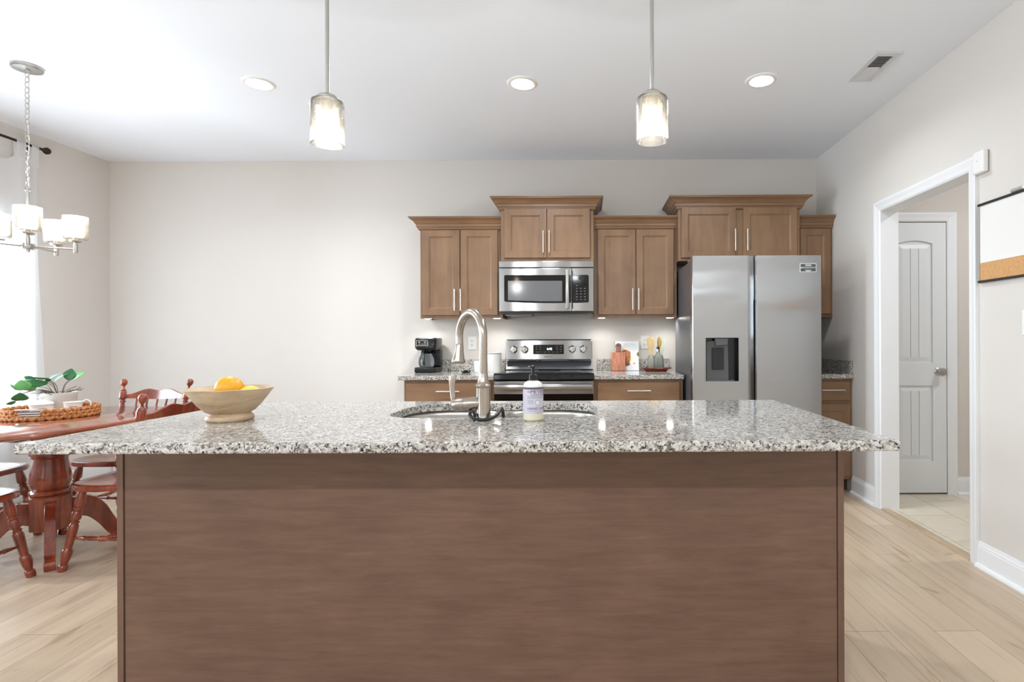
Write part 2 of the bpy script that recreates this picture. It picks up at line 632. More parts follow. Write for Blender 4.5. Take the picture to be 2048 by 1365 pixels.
def text_mb(body, size, fn, extrude=0.0004, align='CENTER', space=1.0):
    """letters as mesh; fn maps the flat (x, y, z) text point into the room"""
    cu = bpy.data.curves.new('lettering', 'FONT')
    cu.body = body
    cu.size = size
    cu.align_x = align
    cu.align_y = 'CENTER'
    cu.extrude = extrude
    cu.space_character = space
    cu.resolution_u = 3
    ob = bpy.data.objects.new('lettering', cu)
    COL.objects.link(ob)
    dg = bpy.context.evaluated_depsgraph_get()
    me = bpy.data.meshes.new_from_object(ob.evaluated_get(dg))
    bpy.data.objects.remove(ob)
    mb = MB()
    mb.bm.from_mesh(me)
    bpy.data.meshes.remove(me)
    for v in mb.bm.verts:
        v.co = fn(v.co.copy())
    return mb


def front(x, y, z):
    """text facing the camera (-Y) centred on the point"""
    return lambda p: Vector((x + p.x, y - p.z, z + p.y))


def arc_pts(c, r, a0, a1, n, u=(1, 0, 0), v=(0, 0, 1)):
    c, u, v = Vector(c), Vector(u), Vector(v)
    return [c + u * (r * math.cos(a0 + (a1 - a0) * i / n)) + v * (r * math.sin(a0 + (a1 - a0) * i / n)) for i in range(n + 1)]


def rrect(x0, x1, y0, y1, r, n=8):
    pts = []
    for cx, cy, a in ((x1 - r, y1 - r, 0), (x0 + r, y1 - r, 90), (x0 + r, y0 + r, 180), (x1 - r, y0 + r, 270)):
        for i in range(n + 1):
            t = math.radians(a + 90 * i / n)
            pts.append((cx + r * math.cos(t), cy + r * math.sin(t)))
    return pts


# ------------------------------------------------------------------ the room
def wall_with_holes(name, axis, at, thick, lo, hi, holes, mat, z1=RZ):
    """wall across `axis`, from at to at+thick, running lo..hi; holes are (a0, a1, z0, z1)"""
    mb = MB()

    def put(a0, a1, b0, b1):
        if a1 - a0 < 1e-4 or b1 - b0 < 1e-4:
            return
        if axis == 'x':
            mb.box(min(at, at + thick), max(at, at + thick), a0, a1, b0, b1)
        else:
            mb.box(a0, a1, min(at, at + thick), max(at, at + thick), b0, b1)
    cur = lo
    for a0, a1, b0, b1 in sorted(holes):
        put(cur, a0, 0, z1)
        put(a0, a1, 0, b0)
        put(a0, a1, b1, z1)
        cur = a1
    put(cur, hi, 0, z1)
    return struct(mb.build(name, mat, smooth=False))


HX1 = 4.0                                       # far side of the hall
struct(MB().box(RX0 - 0.2, RX1 + 0.02, RY0 - 0.2, RY1 + 0.2, -0.1, 0).build('floor', 'planks', smooth=False))
struct(MB().box(RX1 + 0.02, HX1, 1.6, 4.3, -0.1, 0).build('floor_hall', 'tile', smooth=False))
struct(MB().box(RX0 - 0.2, RX1 + 0.12, RY0 - 0.2, RY1 + 0.2, RZ, RZ + 0.1).build('ceiling', 'ceiling', smooth=False))
struct(MB().box(RX1 + 0.12, HX1, 1.6, 4.3, RZ, RZ + 0.1).build('ceiling_hall', 'ceiling', smooth=False))
wall_with_holes('wall_back', 'y', RY1, 0.15, RX0 - 0.15, RX1 + 0.12, [], 'wall')
DW, SW = (2.15, 3.96, 0.55, 2.03), (-2.4, 0.6, 1.15, 2.35)  # SW: unseen side window added to bring light from the left
RW1, RW2 = (-3.5, -2.3, 0.8, 2.2), (0.3, 1.9, 2.22, 2.5)  # RW2: added transom that puts a bright band in the fridge
wall_with_holes('wall_left', 'x', RX0, -0.15, RY0, RY1, [DW, SW], 'wall')
OY0, OY1, OZ = 2.832, 3.684, 2.037              # doorway to the hall
wall_with_holes('wall_right', 'x', RX1, 0.114, RY0, RY1, [(OY0 - 0.018, OY1 + 0.018, 0, OZ + 0.018)], 'wall')
wall_with_holes('wall_rear', 'y', RY0, -0.15, RX0 - 0.15, RX1 + 0.12, [RW1, RW2], 'wall')
HY = 4.04                                       # hall back wall, the closet door stands in it
wall_with_holes('wall_hall_back', 'y', HY, 0.12, RX1 + 0.114, HX1, [(2.20, 2.698, 0, 2.05)], 'wall_hall')
struct(MB().box(2.2005, 2.6975, HY + 0.045, HY + 0.119, 0, 2.0495).build('closet_light_block', 'wall_hall', smooth=False))  # unseen block filling the door opening so no light leaks round the door
wall_with_holes('wall_hall_front', 'y', 1.7, -0.1, RX1 + 0.114, HX1, [], 'wall_hall')
wall_with_holes('wall_hall_side', 'x', HX1, 0.1, 1.6, 4.3, [], 'wall_hall')
area_light('added_hall_lamp', (3.1, 2.9, 2.7), (0, 0, 0), 0.3, 0.3, 17, (0.92, 0.96, 1.0), 'DISK')  # unseen lamp added to light the hall


def window(name, axis, at, depth, w):
    a0, a1, z0, z1 = w
    mb = MB()
    pm = MB()

    def put(m, p0, p1, q0, q1, d0, d1):
        lo, hi = sorted((at + d0, at + d1))
        if axis == 'x':
            m.box(lo, hi, p0, p1, q0, q1)
        else:
            m.box(p0, p1, lo, hi, q0, q1)
    d = depth
    t = 0.05
    mid = (z0 + z1) / 2
    for p0, p1, q0, q1 in ((a0, a0 + t, z0, z1), (a1 - t, a1, z0, z1), (a0 + t, a1 - t, z0, z0 + t), (a0 + t, a1 - t, z1 - t, z1),
                           (a0 + t, a1 - t, mid - 0.025, mid + 0.025), ((a0 + a1) / 2 - 0.03, (a0 + a1) / 2 + 0.03, z0 + t, mid - 0.025),
                           ((a0 + a1) / 2 - 0.03, (a0 + a1) / 2 + 0.03, mid + 0.025, z1 - t)):
        put(mb, p0, p1, q0, q1, d * 0.35, d * 0.75)
    o = struct(mb.build(name, 'white_trim', smooth=False))
    put(pm, a0 + 0.01, a1 - 0.01, z0 + 0.01, z1 - 0.01, d * 0.53, d * 0.56)
    pm.build('pane', 'pane', o, smooth=False)
    return o


window('window_1', 'x', RX0, -0.15, DW)
window('window_added_side', 'x', RX0, -0.15, SW)
window('window_3', 'y', RY0, -0.15, RW1)
window('window_added_transom', 'y', RY0, -0.15, RW2)

BB = [(0, 0), (0.030, 0), (0.030, 0.006), (0.026, 0.014), (0.017, 0.019), (0.014, 0.02), (0.014, 0.098), (0.012, 0.104), (0.012, 0.110),
      (0.008, 0.118), (0.006, 0.130), (0, 0.130)]


def baseboard(name, axis, at, sgn, a, b):
    poly = [(at + sgn * o, z) for o, z in BB]
    mb = MB()
    if axis == 'x':
        mb.rings([[(p[0], t, p[1]) for p in poly] for t in (a, b)])
    else:
        mb.rings([[(t, p[0], p[1]) for p in poly] for t in (a, b)])
    return struct(mb.build(name, 'white_trim', smooth=False))


CW = 0.066
baseboard('baseboard_back', 'y', RY1, -1, RX0 + 0.03, -1.40)
baseboard('baseboard_left', 'x', RX0, 1, RY0 + 0.03, RY1)
baseboard('baseboard_right', 'x', RX1, -1, OY1 + CW, 4.085)
baseboard('baseboard_right', 'x', RX1, -1, RY0 + 0.03, OY0 - CW)
baseboard('baseboard_rear', 'y', RY0, 1, RX0 + 0.03, RX1 - 0.03)
baseboard('baseboard_hall', 'y', HY, -1, 2.755, HX1)

CAS = [(0.0, 0.004), (0.010, 0.010), (0.030, 0.012), (0.046, 0.016), (0.054, 0.018), (0.066, 0.018)]   # casing: across, proud of the wall


def casing(name, plane, at, sgn, a0, a1, top, width=CW):
    """mitred door casing round an opening a0..a1 x 0..top"""
    k = width / 0.066
    path = [(a0, 0, -1, 0), (a0, top, -1, 1), (a1, top, 1, 1), (a1, 0, 1, 0)]
    rs = []
    for a, z, sa, sz in path:
        front_ = [(a + sa * o * k, z + sz * o * k, p) for o, p in CAS]
        back_ = [(a + sa * width, z + sz * width, 0), (a, z, 0)]
        ring = []
        for u, w, p in front_ + back_:
            d = at + sgn * p
            ring.append((d, u, w) if plane == 'x' else (u, d, w))
        rs.append(ring)
    return struct(MB().rings(rs).build(name, 'white_trim', smooth=False))


casing('trim_1', 'x', RX1, -1, OY0, OY1, OZ)
casing('trim_2', 'x', RX1 + 0.114, 1, OY0, OY1, OZ)
jm = MB()
jm.box(RX1, RX1 + 0.114, OY0 - 0.018, OY0, 0, OZ)
jm.box(RX1, RX1 + 0.114, OY1, OY1 + 0.018, 0, OZ)
jm.box(RX1, RX1 + 0.114, OY0 - 0.018, OY1 + 0.018, OZ, OZ + 0.018)
struct(jm.build('trim_3', 'white_trim', smooth=False))
th = MB()
th.prism([(RX1 - 0.012, 0), (RX1 + 0.05, 0), (RX1 + 0.045, 0.008), (RX1 + 0.02, 0.011), (RX1 - 0.006, 0.007)], 'y', OY0, OY1)
struct(th.build('trim_4', 'oak_trim', smooth=False))
casing('trim_5', 'y', HY, -1, 2.212, 2.688, 2.04, 0.066)


def closet_door():
    x0, x1, z0, z1, y = 2.216, 2.684, 0.012, 2.034, HY - 0.002
    mb = MB()
    px0, px1 = 2.318, 2.582
    holes = [(0.25, 0.815), (0.985, 1.90)]
    mb.box(x0, x1, y + 0.012, y + 0.036, z0, z1)
    # face boards round the two panels
    mb.box(x0, px0, y, y + 0.012, z0, z1)
    mb.box(px1, x1, y, y + 0.012, z0, z1)
    mb.box(px0, px1, y, y + 0.012, z0, holes[0][0])
    mb.box(px0, px1, y, y + 0.012, holes[0][1], holes[1][0])
    # top rail with the arched underside
    n = 14
    rise = 0.022
    arch = [(px0 + (px1 - px0) * i / n, holes[1][1] - 0.022 + rise * math.sin(math.pi * i / n)) for i in range(n + 1)]
    mb.rings([[(px0, yy, z1)] + [(a, yy, b) for a, b in arch] + [(px1, yy, z1)] for yy in (y, y + 0.012)])
    for za, zb in holes:
        top = zb - (0.03 if zb > 1.5 else 0.012)
        a0, a1, b0 = px0 + 0.012, px1 - 0.012, za + 0.012
        i0, i1, j0, j1 = a0 + 0.03, a1 - 0.03, b0 + 0.03, top - 0.03
        mb.rings([[(a0, y + 0.012, b0), (a1, y + 0.012, b0), (a1, y + 0.012, top), (a0, y + 0.012, top)],
                  [(i0, y + 0.004, j0), (i1, y + 0.004, j0), (i1, y + 0.004, j1), (i0, y + 0.004, j1)]], cap=(False, False))
        w = (i1 - i0 - 0.008) / 3
        for k in range(3):
            mb.box(i0 + k * (w + 0.004), i0 + k * (w + 0.004) + w, y + 0.004, y + 0.012, j0, j1)
    d = struct(mb.build('door_1', 'door_paint', smooth=False))
    k = MB()
    kx, kz = 2.622, 0.918
    k.lathe([(0.031, 0), (0.031, 0.05), (0.026, 0.12), (0.011, 0.18), (0.011, 0.42), (0.02, 0.5), (0.029, 0.66), (0.031, 0.8), (0.026, 0.93), (0.012, 1.0)], (kx, y, kz), (kx, y - 0.062, kz), 24)
    k.build('door_knob', 'satin', d)
    MB().box(x1 - 0.002, x1 + 0.001, y - 0.003, y + 0.02, kz - 0.03, kz + 0.03).build('latch_plate', 'satin', d)


closet_door()


# ------------------------------------------------------------------ ceiling fixtures
def downlight(x, y, label, power):
    t = thing('recessed_ceiling_light', label, 'ceiling light', (x, y, RZ - 0.006), 'recessed ceiling lights')
    MB().lathe([(0.064, RZ - 0.0005), (0.066, RZ - 0.004), (0.074, RZ - 0.008), (0.088, RZ - 0.006), (0.094, RZ - 0.0005)], (x, y, 0), None, 40, (False, False)).build('trim_ring', 'white_plastic', t)
    MB().lathe([(0.066, RZ - 0.0045), (0.066, RZ - 0.001)], (x, y, 0), None, 40).build('lens', 'can', t)
    l = area_light('downlight_glow', (x, y, RZ - 0.012), (0, 0, 0), 0.12, 0.12, power, (0.88, 0.94, 1.0), 'DISK', 150)
    return t


downlight(-2.0, 3.295, 'round white recessed light in the ceiling, nearest the chandelier', 14)
downlight(-0.392, 3.308, 'round white recessed light in the ceiling, between the two pendants', 16)
downlight(1.063, 3.282, 'round white recessed light in the ceiling, beside the air vent', 9)
for lx, ly in UNSEEN_LAMPS:
    t = thing('recessed_ceiling_light', 'unseen round recessed ceiling light in the living room behind the island', 'ceiling light', (lx, ly, RZ - 0.006), 'unseen living room ceiling lights')
    MB().lathe([(0.064, RZ - 0.0005), (0.066, RZ - 0.004), (0.074, RZ - 0.008), (0.088, RZ - 0.006), (0.094, RZ - 0.0005)], (lx, ly, 0), None, 40, (False, False)).build('trim_ring', 'white_plastic', t)
    MB().lathe([(0.066, RZ - 0.0045), (0.066, RZ - 0.001)], (lx, ly, 0), None, 40).build('lens', 'can', t)


def vent():
    x0, x1, y0, y1 = 1.585, 1.732, 2.955, 3.29
    t = thing('ceiling_vent', 'white slotted air vent in the ceiling by the right wall', 'vent', ((x0 + x1) / 2, (y0 + y1) / 2, RZ - 0.01))
    mb = MB()
    a0, a1, b0, b1 = x0 + 0.03, x1 - 0.032, y0 + 0.035, y1 - 0.035
    z0 = RZ - 0.009
    mb.rings([[(x0, y0, RZ - 0.0005), (x1, y0, RZ - 0.0005), (x1, y1, RZ - 0.0005), (x0, y1, RZ - 0.0005)],
              [(x0 + 0.004, y0 + 0.004, z0), (x1 - 0.004, y0 + 0.004, z0), (x1 - 0.004, y1 - 0.004, z0), (x0 + 0.004, y1 - 0.004, z0)],
              [(a0, b0, z0), (a1, b0, z0), (a1, b1, z0), (a0, b1, z0)]], cap=(False, False))
    mb.build('frame', 'vent_paint', t, smooth=False)
    MB().box(a0, a1, b0, b1, RZ - 0.0015, RZ - 0.0005).build('duct_opening', 'dark_slot', t, smooth=False)
    n = 18
    mid = (b0 + b1) / 2
    for i in range(n):
        yc = b0 + (b1 - b0) * (i + 0.5) / n
        s = 1 if yc < mid else -1
        h = (b1 - b0) / n * 0.62
        m = MB()
        m.obox((( a0 + a1) / 2, yc, RZ - 0.0055), ((a1 - a0) / 2, 0, 0), (0, h * 0.78, s * 0.0042), (0, -s * 0.0003, 0.0006))
        m.build('slat', 'vent_paint', t, smooth=False)


vent()


def bulb_mb(c, r, up=1):
    return MB().lathe([(0.012, 0), (0.013, 0.018), (r * 0.75, 0.038), (r, 0.058), (r * 0.95, 0.07), (r * 0.6, 0.086), (0.002, 0.092)] if up > 0 else
                      [(0.012, 0), (0.013, -0.018), (r * 0.75, -0.038), (r, -0.058), (r * 0.95, -0.07), (r * 0.6, -0.086), (0.002, -0.092)], c, None, 20)


def bulb_light(name, loc, power):
    d = bpy.data.lights.new(name, 'POINT')
    d.energy = power
    d.color = (0.97, 0.98, 1.0)
    d.shadow_soft_size = 0.012
    o = bpy.data.objects.new(name, d)
    COL.objects.link(o)
    o.location = loc


def pendant(x, y, zt, zb, label):
    r = 0.0535
    t = thing('pendant_light', label, 'pendant light', (x, y, zb), 'pendant lights over the island')
    MB().lathe([(0.06, RZ - 0.022), (0.06, RZ - 0.004), (0.057, RZ - 0.0005)], (x, y, 0), None, 32).build('canopy', 'satin', t)
    MB().cyl((x, y, zt + 0.012), (x, y, RZ - 0.02), 0.0062, n=14).build('rod', 'satin', t)
    MB().lathe([(0.036, zt - 0.001), (0.036, zt + 0.004), (0.03, zt + 0.011), (0.018, zt + 0.017), (0.008, zt + 0.022)], (x, y, 0), None, 28).build('cap', 'satin', t)
    g = MB().lathe([(0.006, zt - 0.002), (r * 0.8, zt - 0.003), (r * 0.95, zt - 0.008), (r, zt - 0.018), (r, zb), (r - 0.0035, zb), (r - 0.0035, zt - 0.018), (r * 0.8, zt - 0.008), (0.02, zt - 0.007)], (x, y, 0), None, 48, (False, False))
    g.build('glass_shade', 'glass_seed', t)
    MB().lathe([(0.021, zt - 0.004), (0.021, zt - 0.04), (0.016, zt - 0.044)], (x, y, 0), None, 20).build('socket', 'satin', t)
    bulb_mb((x, y, zt - 0.04), 0.026, -1).build('bulb', 'bulb', t)
    bulb_light('pendant_bulb_glow', (x, y, zb - 0.014), 6.0)
    return t


pendant(-0.878, 1.83, 1.985, 1.832, 'seeded glass pendant on a steel rod, the one nearer the chandelier')
pendant(0.2225, 1.83, 1.992, 1.84, 'seeded glass pendant on a steel rod, the one nearer the refrigerator')


def chandelier():
    x, y = -3.19, 3.08
    zh = 1.713
    t = thing('chandelier', 'brushed nickel chandelier of five glass shades hanging over the dining table', 'chandelier', (x, y, zh))
    MB().lathe([(0.012, RZ - 0.035), (0.014, RZ - 0.024), (0.066, RZ - 0.020), (0.07, RZ - 0.014), (0.07, RZ - 0.0005)], (x, y, 0), None, 36).build('canopy', 'satin', t)
    ch = MB()
    z = RZ - 0.03
    zs = 2.045
    n = 22
    pitch = (z - zs) / n
    for i in range(n):
        zc = z - pitch * (i + 0.5)
        u = (1, 0, 0) if i % 2 else (0, 1, 0)
        pts = []
        for k in range(14):
            a = 2 * math.pi * k / 14
            pts.append(Vector((x, y, zc)) + Vector(u) * (0.0115 * math.cos(a)) + Vector((0, 0, 1)) * (pitch * 0.62 * math.sin(a)))
        ch.tube(pts, 0.0019, 6, loop=True)
    ch.build('chain', 'satin', t)
    MB().tube([(x + 0.006 * math.sin(i * 1.1), y + 0.004, z - (z - zs) * i / 12) for i in range(13)], 0.0022, 6).build('wire', 'white_plastic', t)
    MB().lathe([(0.006, 2.055), (0.013, 2.046), (0.013, 2.03), (0.0085, 2.028), (0.0085, zh + 0.02)], (x, y, 0), None, 20).build('stem', 'satin', t)
    MB().lathe([(0.006, zh - 0.034), (0.01, zh - 0.03), (0.01, zh - 0.02), (0.028, zh - 0.018), (0.03, zh - 0.012), (0.03, zh + 0.014), (0.02, zh + 0.018), (0.0085, zh + 0.03)], (x, y, 0), None, 28).build('hub', 'satin', t)
    for k in range(5):
        a = math.radians(-44 + 72 * k)
        r = 0.206
        dx, dy = math.cos(a), math.sin(a)
        am = MB().tube([(x + dx * 0.028, y + dy * 0.028, zh), (x + dx * r, y + dy * r, zh)], 0.0058, 10)
        cx, cy = x + dx * r, y + dy * r
        am.lathe([(0.0105, zh - 0.022), (0.011, zh - 0.02), (0.011, zh + 0.026), (0.009, zh + 0.028), (0.009, zh + 0.04)], (cx, cy, 0), None, 18)
        arm = am.build('arm', 'satin', t)
        MB().lathe([(0.012, zh + 0.036), (0.027, zh + 0.04), (0.031, zh + 0.047), (0.03, zh + 0.052), (0.013, zh + 0.053), (0.013, zh + 0.07)], (cx, cy, 0), None, 24).build('cup', 'satin', arm)
        zb, zt = zh + 0.056, zh + 0.19
        sh = MB().lathe([(0.016, zb), (0.05, zb), (0.0565, zb + 0.006), (0.058, zb + 0.016), (0.058, zt), (0.0545, zt), (0.0545, zb + 0.014), (0.048, zb + 0.005), (0.016, zb + 0.005)], (cx, cy, 0), None, 40, (False, False))
        sh.build('glass_shade', 'glass_seed', arm)
        bulb_mb((cx, cy, zh + 0.066), 0.028, 1).build('bulb', 'bulb', arm)
        bulb_light('chandelier_bulb_glow', (cx, cy, zt + 0.014), 2.0)


chandelier()


# ------------------------------------------------------------------ cabinets
def door_mb(x0, x1, z0, z1, y, thick=0.019, fw=0.052, rec=0.008, lip=0.011):
    """framed cabinet door facing -Y with a recessed centre panel"""
    def R(i, yy):
        return [(x0 + i, yy, z0 + i), (x1 - i, yy, z0 + i), (x1 - i, yy, z1 - i), (x0 + i, yy, z1 - i)]
    return MB().rings([R(0, y + thick), R(0, y + 0.003), R(0.003, y), R(fw, y), R(fw + 0.002, y + 0.002), R(fw + lip, y + rec - 0.001), R(fw + lip + 0.001, y + rec)])


def pull(a, b, y, parent, r=0.0055, stand=0.028):
    """bar pull with two posts; a, b are (x, z) of its ends, y the face it stands on"""
    mb = MB()
    yb = y - stand
    mb.cyl((a[0], yb, a[1]), (b[0], yb, b[1]), r, n=12)
    for f in (0.14, 0.86):
        px, pz = a[0] + (b[0] - a[0]) * f, a[1] + (b[1] - a[1]) * f
        mb.cyl((px, y, pz), (px, yb, pz), r * 0.75, n=10)
    return mb.build('handle', 'pull', parent)


CROWN = [(0, 0), (0.006, 0), (0.014, 0.007), (0.018, 0.013), (0.018, 0.020), (0.023, 0.022), (0.023, 0.027), (0.028, 0.029), (0.028, 0.047),
         (0.034, 0.050), (0.037, 0.056), (0.046, 0.068), (0.058, 0.079), (0.068, 0.084), (0.071, 0.087), (0.071, 0.092), (0.077, 0.094), (0.077, 0.101), (0, 0.101)]


def crown(x0, x1, yf, z, left, right, parent):
    rs = []
    if left:
        rs.append([(x0 - o, RY1 - 0.0005, z + h) for o, h in CROWN])
    rs.append([(x0 - (o if left else 0), yf - o, z + h) for o, h in CROWN])
    rs.append([(x1 + (o if right else 0), yf - o, z + h) for o, h in CROWN])
    if right:
        rs.append([(x1 + o, RY1 - 0.0005, z + h) for o, h in CROWN])
    return MB().rings(rs).build('crown_molding', 'cab_h', parent, smooth=False)


def wall_cabinet(label, x0, x1, zb, zt, yd, doors, dz, hz, crown_ends, zc):
    """yd: front plane of the doors; doors: (x0, x1, handle x)"""
    t = thing('wall_cabinet', label, 'wall cabinet', ((x0 + x1) / 2, (yd + RY1) / 2, zb), 'stained wood wall cabinets')
    yb = yd + 0.020
    m = MB().box(x0, x1, yb, RY1 - 0.0005, zb + 0.012, zt)
    m.box(x0, x1, yb, yb + 0.02, zb, zb + 0.012)
    m.box(x0, x0 + 0.018, yb + 0.02, RY1 - 0.0005, zb, zb + 0.012)
    m.box(x1 - 0.018, x1, yb + 0.02, RY1 - 0.0005, zb, zb + 0.012)
    m.build('body', 'cab', t, smooth=False)
    for a, b, hx in doors:
        d = door_mb(a, b, dz[0], dz[1], yd).build('door', 'cab', t, smooth=False)
        if hx is not None:
            pull((hx, hz[0]), (hx, hz[1]), yd, d)
    crown(x0, x1, yb, zc, crown_ends[0], crown_ends[1], t)
    return t


YA, YB_ = 4.40, 4.32
wall_cabinet('two-door wall cabinet above the coffee maker, leftmost of the row', -1.365, -0.693, 1.346, 2.15, YA,
             [(-1.344, -1.039, -1.076), (-1.033, -0.729, -1.027)], (1.371, 2.067), (1.407, 1.583), (True, False), 2.066)
wall_cabinet('short raised wall cabinet above the microwave', -0.692, 0.052, 1.796, 2.30, YB_,
             [(-0.664, -0.324, -0.349), (-0.319, 0.024, -0.301)], (1.824, 2.218), (1.862, 2.038), (True, True), 2.206)
wall_cabinet('two-door wall cabinet between the microwave and the refrigerator', 0.053, 0.731, 1.346, 2.15, YA,
             [(0.086, 0.395, 0.369), (0.401, 0.705, 0.418)], (1.371, 2.067), (1.407, 1.583), (False, False), 2.066)
wall_cabinet('wide raised wall cabinet above the refrigerator', 0.732, 1.708, 1.798, 2.30, YB_,
             [(0.756, 1.192, 1.181), (1.252, 1.684, 1.277)], (1.821, 2.222), (1.872, 2.046), (True, True), 2.208)
wall_cabinet('narrow wall cabinet half behind the refrigerator, against the right wall', 1.709, 2.005, 1.346, 2.15, YA,
             [(1.735, 1.985, None)], (1.371, 2.067), (1.407, 1.583), (False, False), 2.066)

CT, CTH = 0.900, 0.034                      # worktop height, thickness


def base_cabinet(label, x0, x1, drawers, doors, hx):
    yf = 4.10
    t = thing('base_cabinet', label, 'base cabinet', ((x0 + x1) / 2, (yf + RY1) / 2, 0), 'stained wood base cabinets')
    MB().box(x0, x1, yf, RY1 - 0.0005, 0.10, CT - CTH).build('body', 'cab', t, smooth=False)
    MB().box(x0 + 0.005, x1 - 0.002, yf + 0.07, RY1 - 0.05, 0.0, 0.10).build('toe_kick', 'toe', t, smooth=False)
    for a, b in drawers:
        d = MB().rings([[(a, yf, 0.70), (b, yf, 0.70), (b, yf, 0.845), (a, yf, 0.845)], [(a, yf - 0.016, 0.70), (b, yf - 0.016, 0.70), (b, yf - 0.016, 0.845), (a, yf - 0.016, 0.845)],
                        [(a + 0.004, yf - 0.020, 0.704), (b - 0.004, yf - 0.020, 0.704), (b - 0.004, yf - 0.020, 0.841), (a + 0.004, yf - 0.020, 0.841)]]).build('drawer', 'cab_h', t, smooth=False)
        c = (a + b) / 2
        pull((c - 0.088, 0.781), (c + 0.088, 0.781), yf - 0.020, d)
    for a, b, h in doors:
        d = door_mb(a, b, 0.125, 0.675, yf - 0.020).build('door', 'cab', t, smooth=False)
        pull((h, 0.47), (h, 0.645), yf - 0.020, d)
    return t


base_cabinet('base cabinet with one wide drawer under the coffee maker', -1.393, -0.705, [(-1.373, -0.73)], [(-1.373, -1.055, -1.085), (-1.045, -0.73, -1.015)], 0)
base_cabinet('base cabinet with one wide drawer between the oven and the refrigerator', 0.048, 0.722, [(0.073, 0.697)], [(0.073, 0.38, 0.35), (0.39, 0.697, 0.42)], 0)
base_cabinet('narrow base cabinet right of the refrigerator, against the right wall', 1.69, 2.0, [(1.71, 1.985)], [(1.71, 1.985, 1.74)], 0)


def worktop(label, x0, x1, side=False):
    t = thing('granite_worktop', label, 'worktop', ((x0 + x1) / 2, 4.4, CT - CTH), 'granite worktops along the back wall')
    MB().box(x0, x1, 4.068, RY1 - 0.0005, CT - CTH, CT).build('slab', 'granite', t, bevel=0.004, smooth=False)
    MB().box(x0 + (0.035 if not side else 0), x1 - 0.012 if not side else x1, RY1 - 0.021, RY1 - 0.0005, CT, CT + 0.10).build('backsplash', 'granite', t, bevel=0.002, smooth=False)
    if side:
        MB().box(x1 - 0.021, x1 - 0.0005, 4.075, RY1 - 0.022, CT, CT + 0.10).build('side_splash', 'granite', t, bevel=0.002, smooth=False)


worktop('granite worktop piece under the coffee maker', -1.432, -0.705)
worktop('granite worktop piece with the cutting board on it', 0.048, 0.727)
worktop('granite worktop piece in the corner right of the refrigerator', 1.665, 2.0055, True)

# under-cabinet lights
for px, lab in ((856, 'lit puck light under the left cabinet, at its left end'), (994, 'lit puck light under the left cabinet, beside the microwave'),
                (1203, 'lit puck light beside the right edge of the microwave'), (1339, 'lit puck light under the cabinet, nearest the refrigerator')):
    p = PX(px, 637, 4.50)
    x = max(-1.33, min(0.69, p.x))
    t = thing('puck_light', lab, 'puck light', (x, 4.5, 1.344), 'lit puck lights under the wall cabinets')
    MB().lathe([(0.034, 1.3575), (0.034, 1.350), (0.03, 1.3485)], (x, 4.5, 0), None, 24).build('housing', 'white_plastic', t)
    MB().lathe([(0.028, 1.3482), (0.026, 1.346), (0.001, 1.344)], (x, 4.5, 0), None, 24, (True, False)).build('lens', 'puck', t)
    area_light('puck_glow', (x, 4.5, 1.341), (0, 0, 0), 0.05, 0.05, 0.9, (0.97, 0.96, 0.94), 'DISK', 140)


